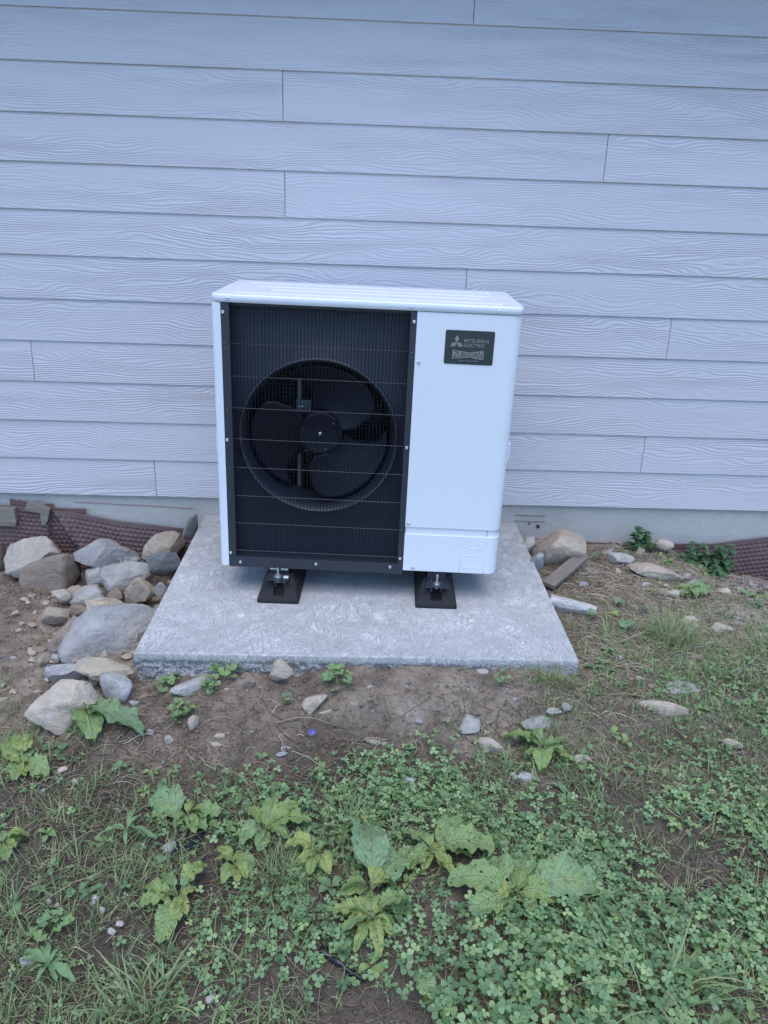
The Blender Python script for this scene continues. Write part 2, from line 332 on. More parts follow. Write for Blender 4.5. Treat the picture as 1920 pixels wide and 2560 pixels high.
# ------------------------------------------------------------------ surveyed positions
def vnoise(x, y, seed=0):
    x = np.asarray(x, float); y = np.asarray(y, float)
    xi = np.floor(x).astype(np.int64); yi = np.floor(y).astype(np.int64)
    fx = x - xi; fy = y - yi
    fx = fx*fx*(3-2*fx); fy = fy*fy*(3-2*fy)
    def h(a, b):
        n = (a*374761393 + b*668265263 + seed*974711) & 0xffffffff
        n = ((n ^ (n >> 13)) * 1274126177) & 0xffffffff
        return ((n ^ (n >> 16)) & 0xffff) / 65535.0
    return (h(xi, yi)*(1-fx) + h(xi+1, yi)*fx)*(1-fy) + (h(xi, yi+1)*(1-fx) + h(xi+1, yi+1)*fx)*fy
def fbm(x, y, oct=4, seed=0):
    s = 0; a = 0.5
    for i in range(oct):
        s = s + a*(vnoise(x, y, seed+i) - 0.5); x = x*2.03+3.1; y = y*2.03+1.7; a *= 0.5
    return s
# surveyed heights of the ground around the slab (x, y, z)
GPTS = np.array([(-2.5,.8,-.40),(-1.6,.78,-.40),(-1.2,.7,-.40),(-.8,.7,-.42),(-.45,.7,-.42),(-.3,.4,-.36),(-.3,0,-.33),(-.6,.2,-.36),
 (-1.0,.2,-.34),(-1.5,.2,-.32),(-2.4,0,-.3),(-.3,-.35,-.27),(-.6,-.3,-.31),(-1.0,-.3,-.31),(-.22,-.55,-.235),(0,-.5,-.215),(.25,-.5,-.20),(.5,-.5,-.168),
 (.8,-.5,-.155),(1.1,-.5,-.160),(1.3,-.5,-.18),(1.35,-.3,-.17),(1.35,0,-.16),(1.35,.4,-.17),(1.4,.75,-.20),(1.7,.78,-.222),(1.95,.78,-.225),(2.15,.78,-.27),
 (2.3,.74,-.36),(2.6,.74,-.42),(3.0,.74,-.44),(2.3,.45,-.27),(2.7,.4,-.28),(3.2,.3,-.28),(1.9,.45,-.20),(1.7,.2,-.18),(2.1,.1,-.20),(1.7,-.3,-.19),
 (2.4,-.3,-.22),(1.5,-.8,-.25),(1.0,-.8,-.25),(.5,-.8,-.255),(0,-.8,-.265),(-.5,-.8,-.29),(-1.2,-.8,-.31),(2.0,-.9,-.27),(2.8,-.9,-.28),
 (0,-1.2,-.28),(.6,-1.2,-.275),(1.2,-1.2,-.275),(1.8,-1.4,-.28),(-.6,-1.2,-.30),(0,-1.7,-.29),(.6,-1.7,-.29),(1.4,-1.8,-.29),(-.8,-2.2,-.3),
 (.6,-2.6,-.3),(2.0,-2.6,-.3),(-.1,.1,-.22),(.5,.3,-.22),(1.0,.1,-.22),(.5,-.2,-.22),(.3,.7,-.25),(1.0,.7,-.24),(-2.4,-2,-.3),(3.5,-2,-.3)])
def ground_base(x, y):
    x = np.asarray(x, float); y = np.asarray(y, float)
    num = 0; den = 0
    for px, py, pz in GPTS:
        d2 = (x-px)**2 + (y-py)**2
        w = 1.0/(d2 + 0.006)**1.8
        num = num + w*pz; den = den + w
    return num/den
def ground_z(x, y):
    x = np.asarray(x, float); y = np.asarray(y, float)
    z = ground_base(x, y)
    z = z + 0.030*fbm(x*3.1, y*3.1, 3, 5) + 0.018*fbm(x*13, y*13, 4, 11)
    r = vnoise(x*2.2, y*2.2, 40)
    z = z + 0.015*fbm(x*48, y*48, 3, 21)*(0.35+r)
    far = np.clip((np.hypot(x-.5, y) - 4)/8, 0, 1)
    return z*(1-far) + far*(-0.3)
MAP_X0, MAP_Y0, MAP_STEP = -2.4, -2.4, 0.1
CLOVER_MAP = [
 '222222222222222222222222222222499633333333333333333333333333',
 '222222222222222222222222222222489743333333333333333333333333',
 '222222222222222222222222222222489853333333333333333333333333',
 '222222222222222222222222222223489964333333333333333333333333',
 '222222222222222222222222222223489975333333333333333333333333',
 '222222222222222222222222222223479986333333333333333333333333',
 '222222222222222222222222222223479997433333333333333333333333',
 '222222222222222222222222222223469997533333333333333333333333',
 '222222222222222222222222222224469998643333333333333333333333',
 '222222222222222222222222223223358998753333333333333333333333',
 '111111111111111111111111124554336668667777777777777777777666',
 '111111111111111111111111124554336777777888888888888888888888',
 '111111111111111111111111123244446688888877777777777777777777',
 '111111111111111111111111234456667778888888888888888888888888',
 '222211111111111111111111235657888766545677777887888888888888',
 '222222222222222222222111123335689644211456666666666666666666',
 '222222222222222222222100000002456532111345555555555555555555',
 '222222222222222222221000000000001110012345666666665555555555',
 '111111111111111111110000000000000000001235556666666666666666',
 '000000000000000000000000000000000000001134445555555555555555',
 '000000000000000000000000000000000000001223333444444444555555',
 '000000000000000000000000000000000000000111122222233333344444',
 '000000000000000000000000000000000000000000000111111222233333',
 '000000000000000000000000000000000000000000000000000011111112',
 '000000000000000000000000000000000000000000000000000000000000',
 '000000000000000000000000000000000000000000000000000000000000',
 '000000000000000000000000000000000000000000000000000000000000',
 '000000000000000000000000000000000000000000000000000000000000',
 '000000000000000000000000000000000000000000000000000000000000',
 '000000000000000000000000000000000000000000000000000000000000',
 '000000000000000000000000000000000000000000000000000000000000',
 '000000000000000000000000000000000000000000000000000000000000',
 '000000000000000000000000000000000000000000000000000000000000',
]
GRASS_MAP = [
 '666666666666666666666666666453124555555555555555555555555555',
 '666666666666666666666666665453113555555555555555555555555555',
 '666666666666666666666666665453113455555555555555555555555555',
 '666666666666666666666666664453112455555555555555555555555555',
 '666666666666666666666666654553112455555555555555555555555555',
 '666666666666666666666666654553112345555555555555555555555555',
 '666666666666666666666666544543112345555555555555555555555555',
 '666666666666666666666666544543112345555555555555555555555555',
 '666666666666666666666666544542112345555555555555555555555555',
 '555555555555555555555555444432211223444444444444444444444455',
 '555555555555555555555554343333211112333333333333333333333333',
 '555555555555555555555543232333211111222333333333333333333333',
 '444444444444444444444443322223211111122222222222222222222222',
 '333333333333333333333333332233322221122222222222222222222222',
 '222233333333333333333322222222223333222322222222222222222222',
 '222222222222222222222221111111122334332333333333333333333333',
 '333333333333333333333210000000111234333333333333333333333333',
 '333333333333333333332100000000000012223334544444444444444444',
 '222222222222222222221000000000000002323334555555555555555555',
 '111111111111111111100000000000000001223344555555555555555555',
 '000000000000001111000000000000000000123456555555555555555555',
 '000000000000000000000000000000000000012345555555555555555555',
 '000000000000000000000000000000000000001234544444444555555555',
 '000000000000000000000000000000000000001122333334444444444455',
 '000000000000000000000000000000000000001111122222333344444444',
 '000000000000000000000000000000000000000111111111222233333333',
 '000000000000000000000000000000000000000011111111111122222222',
 '000000000000000000000000000000000000000001111101111111111111',
 '000000000000000000000000000000000000000000111100000001111111',
 '000000000000000000000000000000000000000000111100000000100000',
 '000000000000000000000000000000000000000000111110000001110000',
 '000000000000000000000000000000000000000000111110000000000000',
 '000000000000000000000000000000000000000000011111000000000000',
]
STRAW_MAP = [
 '555555555555555555555555555433222566666666666666666666666666',
 '555555555555555555555555555433222466666666666666666666666666',
 '555555555555555555555555555433222366666666666666666666666666',
 '555555555555555555555555554433222256666666666666666666666666',
 '555555555555555555555555554333222256666666666666666666666666',
 '555555555555555555555555554333222236666666666666666666666666',
 '555555555555555555555555544333222225666666666666666666666666',
 '555555555555555555555555544333222225666666666666666666666666',
 '555555555555555555555555544333222224666666666666666666666666',
 '444444444444444444444444433333332212566666666666666666666666',
 '222222222222222222222222233432222211345555555555555555555555',
 '322222222222222222222222222222222222344444444444444444444444',
 '444444444333333333333433322221111111234444444444444555555555',
 '444444444444444444444444332211111221122333333333333333333333',
 '333344444444444444444444444322111333233333333333333333333333',
 '333333333333333333333334554433222344445433333333333333333333',
 '333333333333333333333333333333332334556554444444444444444444',
 '222222222222222222223321111111122345555543333333334444444444',
 '111111111111111111123211111111111123566544333333333333333333',
 '000000000000000000012111000000000002467754433333333333333333',
 '000000000000000000011000000000000001368765444444444433333333',
 '000000000000000000000000000000000001357776544444444444444444',
 '000000000000000000000000000000000001356776544444444444444444',
 '000000000000000000000000000000000000235665443334444444444444',
 '000000000000000000000000000000000000124654432222333344444444',
 '000000000000000000000000000000000000113554432111222233333333',
 '000000000000000000000000000000000000012455433211111122222222',
 '000000000000000000000000000000000000012345543211111111111111',
 '000000000000000000000000000000000000011344543221111111111111',
 '000000000000000000000000000000000000011244554321111111111111',
 '000000000000000000000000000000000000001234554322111111111111',
 '000000000000000000000000000000000000001234554432111111111111',
 '000000000000000000000000000000000000001134455432111111111111',
]
ROCKS = [
 (-1.006, 0.649, -0.31, 0.1459, 0.1022, 0.1164, 0, 'rough', 5, 1, 'large pale rough boulder at far left against the brown membrane'),
 (-0.897, 0.547, -0.333, 0.1266, 0.0886, 0.1029, 10, 'brown', 4, 2, 'smooth brown-grey boulder in front of the pale rough boulder, far left'),
 (-1.211, 0.692, -0.342, 0.0456, 0.0411, 0.0821, 0, 'brown', 4, 3, 'boulder cut off by the left edge of the photo'),
 (-0.641, 0.634, -0.28, 0.1655, 0.091, 0.0798, 8, 'slate', 6, 4, 'wide blue-grey boulder leaning against the dimpled membrane'),
 (-0.52, 0.51, -0.253, 0.0504, 0.0403, 0.0358, 0, 'dark', 7, 5, 'small dark stone with white streak lying on the wide blue-grey boulder'),
 (-0.395, 0.651, -0.246, 0.1055, 0.0633, 0.0792, 20, 'tan', 5, 6, 'tan boulder between the membrane and the slab edge'),
 (-0.33, 0.399, -0.197, 0.0768, 0.0269, 0.0623, 0, 'darkslate', 8, 7, 'dark angular slate wedge leaning on the left slab edge'),
 (-0.256, 0.604, -0.12, 0.054, 0.0135, 0.0641, 60, 'darkslate', 7, 8, 'thin upright slate at the back left corner of the slab'),
 (-0.494, 0.405, -0.276, 0.1152, 0.0576, 0.0733, 25, 'grey', 6, 9, 'long light grey stone beside the dark slate wedge'),
 (-0.41, 0.289, -0.271, 0.0765, 0.0535, 0.0675, 0, 'tan', 5, 10, 'round tan cobble next to the slab, above the largest flat rock'),
 (-0.294, 0.182, -0.222, 0.0265, 0.0079, 0.042, 0, 'grey', 7, 11, 'thin grey sliver wedged against the left slab edge'),
 (-0.674, 0.54, -0.352, 0.0621, 0.0497, 0.0554, 0, 'veined', 3, 12, 'egg-shaped grey cobble with pale veins in the middle of the pile'),
 (-0.759, 0.604, -0.382, 0.0237, 0.019, 0.0429, 0, 'brown', 5, 13, 'small reddish brown stone behind the veined egg-shaped cobble'),
 (-0.726, 0.397, -0.346, 0.0389, 0.0311, 0.0258, 0, 'tan', 4, 14, 'small tan stone above the grey oval cobble'),
 (-0.648, 0.309, -0.323, 0.0785, 0.055, 0.0455, 15, 'grey', 4, 15, 'grey oval cobble left of the yellow-faced block'),
 (-0.529, 0.316, -0.309, 0.0379, 0.0303, 0.0289, 0, 'brown', 4, 16, 'small smooth stone behind the yellow-faced block'),
 (-0.529, 0.199, -0.3, 0.0823, 0.0453, 0.043, 8, 'yellow', 8, 17, 'blocky stone with a yellowish broken face above the flat rocks'),
 (-0.648, 0.217, -0.337, 0.0398, 0.0318, 0.0248, 0, 'brown', 4, 18, 'small brown stone left of the yellow-faced block'),
 (-0.745, 0.29, -0.321, 0.0477, 0.0334, 0.0438, 0, 'rough', 9, 19, 'rough jagged grey stone on the left side of the pile'),
 (-0.711, 0.127, -0.317, 0.058, 0.0406, 0.0468, 0, 'tan', 8, 20, 'pinkish tan wedge-shaped stone at the left of the pile'),
 (-0.417, -0.112, -0.248, 0.1909, 0.1183, 0.103, 20, 'flatbig', 6, 21, 'largest flat grey rock beside the left slab edge'),
 (-0.567, -0.102, -0.283, 0.1097, 0.0823, 0.0815, 60, 'brown', 4, 22, 'big rounded brown-grey rock partly under the largest flat rock'),
 (-0.457, -0.401, -0.227, 0.0807, 0.0403, 0.0454, 15, 'granite', 8, 23, 'rough speckled granite lump left of the flat buff stone'),
 (-0.321, -0.444, -0.194, 0.1003, 0.0502, 0.0295, 6, 'yellow', 7, 24, 'flat buff stone at the front left corner of the slab'),
 (-0.26, -0.538, -0.205, 0.0594, 0.0475, 0.0534, 0, 'granite', 4, 25, 'speckled pale rock under the flat buff stone'),
 (-0.39, -0.613, -0.204, 0.1155, 0.0809, 0.0796, 5, 'tanbig', 6, 26, 'large cream-tan boulder in front of the pile'),
 (-0.578, -0.229, -0.291, 0.0185, 0.0148, 0.0227, 0, 'grey', 3, 27, 'small round stone squeezed left of the big flat rocks'),
 (-0.62, -0.234, -0.293, 0.036, 0.018, 0.0241, 70, 'tan', 6, 28, 'small cracked tan stone left of the pile above the granite lump'),
 (-0.59, -0.43, -0.302, 0.0277, 0.0222, 0.0095, 0, 'brown', 3, 29, 'low half-buried stone left of the cream-tan boulder'),
 (-0.668, -0.47, -0.3, 0.0209, 0.0167, 0.0091, 0, 'tan', 3, 30, 'flat pale stone at the left photo edge above the weeds'),
 (-0.896, 0.331, -0.34, 0.0176, 0.0141, 0.013, 0, 'tan', 5, 31, 'tiny pale stone below the smooth brown-grey boulder'),
 (-0.187, -0.581, -0.229, 0.0205, 0.0102, 0.0166, 20, 'grey', 9, 32, 'pale grey shard in the dirt below the slab corner'),
 (-0.016, -0.499, -0.208, 0.0898, 0.0287, 0.0215, 48, 'grey', 5, 33, 'long leaning grey stone against the front of the slab'),
 (0.015, -0.664, -0.236, 0.0257, 0.0154, 0.0257, 70, 'tan', 6, 34, 'half-buried pinkish stone in the dirt below the long leaning stone'),
 (-0.044, -0.727, -0.251, 0.0145, 0.0116, 0.0144, 0, 'tan', 4, 35, 'small round tan stone right of the broad-leaved weed'),
 (-0.108, -0.699, -0.244, 0.0104, 0.0083, 0.0099, 0, 'grey', 4, 36, 'tiny round stone above the broad-leaved weed'),
 (-0.674, -0.15, -0.308, 0.0298, 0.0179, 0.0119, 15, 'brown', 5, 37, 'flat brown chip in the dirt left of the stone pile'),
 (-0.744, -0.201, -0.308, 0.0125, 0.01, 0.0064, 0, 'grey', 4, 38, 'lone grey pebble in the dirt far left'),
 (0.274, -0.484, -0.161, 0.0401, 0.024, 0.042, 0, 'tan', 4, 39, 'upright egg-shaped tan cobble against the front of the slab'),
 (0.172, -0.518, -0.187, 0.0213, 0.0149, 0.0277, 0, 'brown', 8, 40, 'small brown wedge stone left of the egg-shaped cobble'),
 (0.395, -0.614, -0.183, 0.0422, 0.0295, 0.0295, 60, 'tan', 9, 41, 'pale angular stone below the slab, right of the egg-shaped cobble'),
 (0.716, -0.695, -0.194, 0.0159, 0.0127, 0.0139, 0, 'grey', 8, 42, 'small angular grey stone in the bare dirt right of centre'),
 (0.597, -0.732, -0.241, 0.043, 0.0215, 0.0075, 0, 'tan', 5, 43, 'half-buried flat stone at the upper edge of the clover'),
 (0.108, -0.715, -0.246, 0.0184, 0.011, 0.0095, 0, 'tan', 7, 44, 'small pinkish chip in the dirt, upper one of three'),
 (0.103, -0.749, -0.252, 0.0177, 0.0106, 0.0118, 20, 'tan', 8, 45, 'small whitish chip in the dirt, lower one of three'),
 (0.133, -0.708, -0.241, 0.0104, 0.0073, 0.0066, 0, 'brown', 6, 46, 'small chip at the right of three chips in the dirt'),
 (0.571, -0.552, -0.171, 0.0132, 0.0092, 0.0086, 0, 'grey', 6, 47, 'small grey stone just below the slab front, right of the lobed weed'),
 (0.318, -0.782, -0.238, 0.0172, 0.0086, 0.0077, 15, 'grey', 6, 48, 'thin grey flake above the bluish shard'),
 (0.428, -0.642, -0.205, 0.0233, 0.007, 0.0074, 25, 'tan', 6, 49, 'thin sliver touching the pale angular stone'),
 (0.209, -0.714, -0.229, 0.0139, 0.0056, 0.0057, 0, 'tan', 6, 50, 'thin pale flake in the dirt between the chips and the blue cap'),
 (0.941, -0.758, -0.235, 0.0436, 0.0196, 0.0268, -30, 'pink', 3, 51, 'elongated pinkish stone left of the ragged dock plant'),
 (1.02, -0.893, -0.24, 0.0241, 0.0132, 0.0163, -25, 'white', 5, 52, 'oblong whitish stone, right one of a pair below the ragged dock plant'),
 (0.989, -0.879, -0.243, 0.0113, 0.0091, 0.0101, 0, 'white', 7, 53, 'small white stone, left one of a pair below the ragged dock plant'),
 (1.517, -0.594, -0.206, 0.0849, 0.0297, 0.0322, -22, 'tan', 4, 54, 'long pale curved stone sunk in the ground at right'),
 (1.206, -0.819, -0.229, 0.0298, 0.0179, 0.0128, 0, 'tan', 4, 55, 'half-buried stone in the grass right of the ragged dock plant'),
 (1.698, -0.732, -0.234, 0.0325, 0.013, 0.0164, -28, 'tan', 4, 56, 'slender tan stone near the right photo edge'),
 (1.192, -0.635, -0.175, 0.0159, 0.0127, 0.0122, 0, 'slate', 6, 57, 'small blue-grey stone on the dirt below the slab corner'),
 (1.485, -0.465, -0.178, 0.0151, 0.0106, 0.0126, 0, 'grey', 8, 58, 'small grey shard among dry stems right of the slab corner'),
 (1.52, -0.493, -0.187, 0.0138, 0.0097, 0.0082, 0, 'tan', 6, 59, 'small tan pebble beside the grey shard'),
 (0.882, -0.681, -0.214, 0.0489, 0.0342, 0.0199, 80, 'grey', 3, 60, 'pale dusty lump mostly buried above the pinkish stone'),
 (1.098, -0.67, -0.208, 0.0566, 0.0283, 0.0176, 10, 'grey', 3, 61, 'wide pale rock top showing through the dirt'),
 (1.152, -0.65, -0.186, 0.0284, 0.0142, 0.0109, 10, 'grey', 5, 62, 'flat grey stone end beside the small blue-grey stone'),
 (1.625, -0.492, -0.203, 0.0607, 0.0364, 0.0238, 10, 'grey', 3, 63, 'pale rock surface worn flush with the soil at right'),
 (1.865, -0.388, -0.189, 0.0175, 0.0123, 0.0115, 0, 'white', 4, 64, 'small white pebble near the right edge below the grass'),
 (0.947, -0.462, -0.162, 0.0225, 0.0157, 0.008, 0, 'grey', 4, 65, 'grey stone tucked under the front edge of the slab'),
 (1.417, 0.423, -0.1, 0.1221, 0.0793, 0.0854, 0, 'boulder', 4, 66, 'large round tan boulder by the foundation right of the slab'),
 (1.302, 0.554, -0.138, 0.0604, 0.0302, 0.0433, 70, 'white', 3, 67, 'pale oval stone between slab and large round boulder'),
 (1.29, 0.348, -0.135, 0.0377, 0.0226, 0.0529, 0, 'slate', 8, 68, 'grey wedge stone at the right slab edge below the boulder'),
 (1.363, -0.016, -0.148, 0.0945, 0.0378, 0.0364, -15, 'lightgrey', 4, 69, 'long pale grey stone lying right of the slab'),
 (1.72, 0.519, -0.187, 0.0584, 0.035, 0.0325, -10, 'white', 7, 70, 'whitish angular stone right of the large round boulder'),
 (1.694, 0.626, -0.204, 0.0279, 0.0195, 0.0207, 0, 'grey', 5, 71, 'grey stone behind the whitish angular stone'),
 (1.856, 0.635, -0.205, 0.0358, 0.0179, 0.0247, 50, 'tan', 9, 72, 'tilted tan shard below the first nettle'),
 (1.978, 0.67, -0.178, 0.0449, 0.027, 0.0266, -18, 'eggtan', 2, 73, 'smooth egg-shaped stone between the two nettles'),
 (1.822, 0.355, -0.177, 0.1223, 0.055, 0.0435, -12, 'tan', 6, 74, 'long flat brown-tan stone in the dirt at right'),
 (1.659, 0.358, -0.177, 0.0141, 0.0099, 0.0204, 0, 'tan', 6, 75, 'small tan lump left of the long flat stone'),
 (1.967, 0.358, -0.193, 0.0191, 0.0134, 0.0179, 0, 'grey', 6, 76, 'small grey stone touching the right end of the long flat stone'),
 (1.959, 0.274, -0.194, 0.0478, 0.0239, 0.0212, 20, 'grey', 7, 77, 'layered grey stone right of the long flat stone'),
 (1.785, 0.163, -0.172, 0.0299, 0.0179, 0.021, -10, 'brown', 6, 78, 'brown-grey stone, left one of a touching pair'),
 (1.828, 0.154, -0.174, 0.0332, 0.0199, 0.0202, 0, 'cream', 6, 79, 'cream stone, right one of a touching pair'),
 (1.473, 0.22, -0.173, 0.022, 0.0154, 0.0121, 0, 'slate', 5, 80, 'blue-grey pebble in the straw right of the slab'),
 (2.083, 0.238, -0.198, 0.0334, 0.02, 0.0169, 0, 'cream', 6, 81, 'cream stone among gravel near the right photo edge'),
 (1.816, -0.046, -0.185, 0.0471, 0.0212, 0.0201, 5, 'cream', 6, 82, 'pale flat stone above the big grass tuft'),
 (1.928, -0.1, -0.188, 0.0511, 0.0256, 0.0236, -6, 'tan', 7, 83, 'rectangular tan stone right of the big grass tuft'),
 (1.833, -0.08, -0.189, 0.0232, 0.0139, 0.0102, 0, 'tan', 3, 84, 'small oval stone between the pale flat stone and the rectangular one'),
 (1.798, -0.099, -0.189, 0.0207, 0.0124, 0.0079, 0, 'white', 3, 85, 'low pale stone under the pale flat stone'),
 (1.746, 0.242, -0.176, 0.0211, 0.0126, 0.0112, 0, 'white', 4, 86, 'whitish pebble below the long flat stone'),
 (1.837, 0.252, -0.185, 0.0137, 0.0096, 0.0097, 0, 'tan', 3, 87, 'tan pebble above the touching pair'),
 (1.455, -0.35, -0.169, 0.0101, 0.0071, 0.0117, 0, 'white', 8, 88, 'small white shard in bare dirt right of the slab corner'),
 (2.31, 0.423, -0.261, 0.0224, 0.0157, 0.0162, 0, 'grey', 5, 89, 'grey lump among gravel by the right membrane'),
 (2.222, 0.358, -0.255, 0.0239, 0.0168, 0.0161, 0, 'grey', 5, 90, 'grey stone in the middle of the gravel heap'),
 (0.052, -1.135, -0.272, 0.0218, 0.0163, 0.0119, 70, 'white', 4, 91, 'white stone beside black plastic scrap in the weeds'),
 (-0.329, -0.851, -0.273, 0.0196, 0.0117, 0.0124, 0, 'pink', 5, 92, 'pinkish stone on dark soil at left'),
 (-0.271, -0.899, -0.268, 0.0157, 0.0079, 0.0099, -10, 'white', 6, 93, 'whitish flake on dark soil left of the trailing stems'),
 (-0.346, -0.925, -0.279, 0.0185, 0.0093, 0.008, 20, 'slate', 6, 94, 'bluish shard beside the left broad-leaved weed'),
 (-0.089, -1.29, -0.274, 0.0078, 0.0062, 0.0091, 0, 'white', 4, 95, 'white pebble at the top of the pebble cluster'),
 (-0.091, -1.305, -0.276, 0.0069, 0.0055, 0.0061, 0, 'white', 5, 96, 'white pebble just below the top one of the cluster'),
 (-0.062, -1.324, -0.274, 0.0068, 0.0055, 0.0095, 0, 'white', 7, 97, 'squarish white pebble in the middle of the cluster'),
 (-0.011, -1.358, -0.277, 0.0091, 0.0073, 0.0052, 0, 'white', 4, 98, 'oval white pebble at the right of the cluster'),
 (-0.021, -1.383, -0.274, 0.0095, 0.0076, 0.0115, 0, 'grey', 5, 99, 'grey-white pebble at the bottom of the cluster'),
 (-0.171, -1.31, -0.276, 0.0074, 0.0059, 0.0067, 0, 'tan', 5, 100, 'tan pebble left of the white pebble cluster'),
 (-0.196, -1.298, -0.276, 0.0063, 0.0051, 0.0083, 0, 'white', 5, 101, 'leftmost white pebble on the bare soil patch'),
 (-0.18, -1.46, -0.275, 0.0157, 0.011, 0.0164, 0, 'white', 6, 102, 'pale mottled stone above the toothed rosette weed'),
 (0.025, -1.507, -0.282, 0.0114, 0.008, 0.0108, 0, 'tan', 3, 103, 'tan oval stone in the soil near the lower left'),
 (0.052, -1.491, -0.282, 0.008, 0.0056, 0.0077, 0, 'slate', 4, 104, 'grey pebble right of the tan oval stone'),
 (0.091, -1.452, -0.277, 0.0082, 0.0057, 0.0113, 0, 'white', 5, 105, 'white pebble below the yellow-green dock plant'),
 (0.233, -1.54, -0.278, 0.0135, 0.0095, 0.0101, 75, 'white', 5, 106, 'white stone on bare soil near the bottom edge'),
 (1.167, -1.344, -0.263, 0.0234, 0.014, 0.0178, 0, 'brown', 5, 107, 'brown-grey stone sitting in the clover at lower right'),
 (1.209, -1.467, -0.266, 0.015, 0.009, 0.0152, 0, 'brown', 4, 108, 'dull brown stone under clover below the brown-grey one'),
 (0.7, -1.143, -0.26, 0.0189, 0.0133, 0.0218, 0, 'grey', 5, 109, 'grey stone half hidden behind the central dock leaves'),
]
DOCK_CROWNS = [
 (0.572, -1.284, 'low_centre'),
 (0.727, -1.151, ''),
 (0.922, -1.287, ''),
 (0.569, -1.373, ''),
 (0.675, -1.56, ''),
 (0.107, -1.287, ''),
 (0.296, -1.098, ''),
 (-0.321, -0.65, ''),
 (-0.438, -0.841, ''),
 (1.094, -0.771, ''),
 (0.069, -1.035, ''),
 (-0.369, -1.129, ''),
 (0.226, -1.197, ''),
 (1.918, 0.199, ''),
 (0.441, -1.181, ''),
]
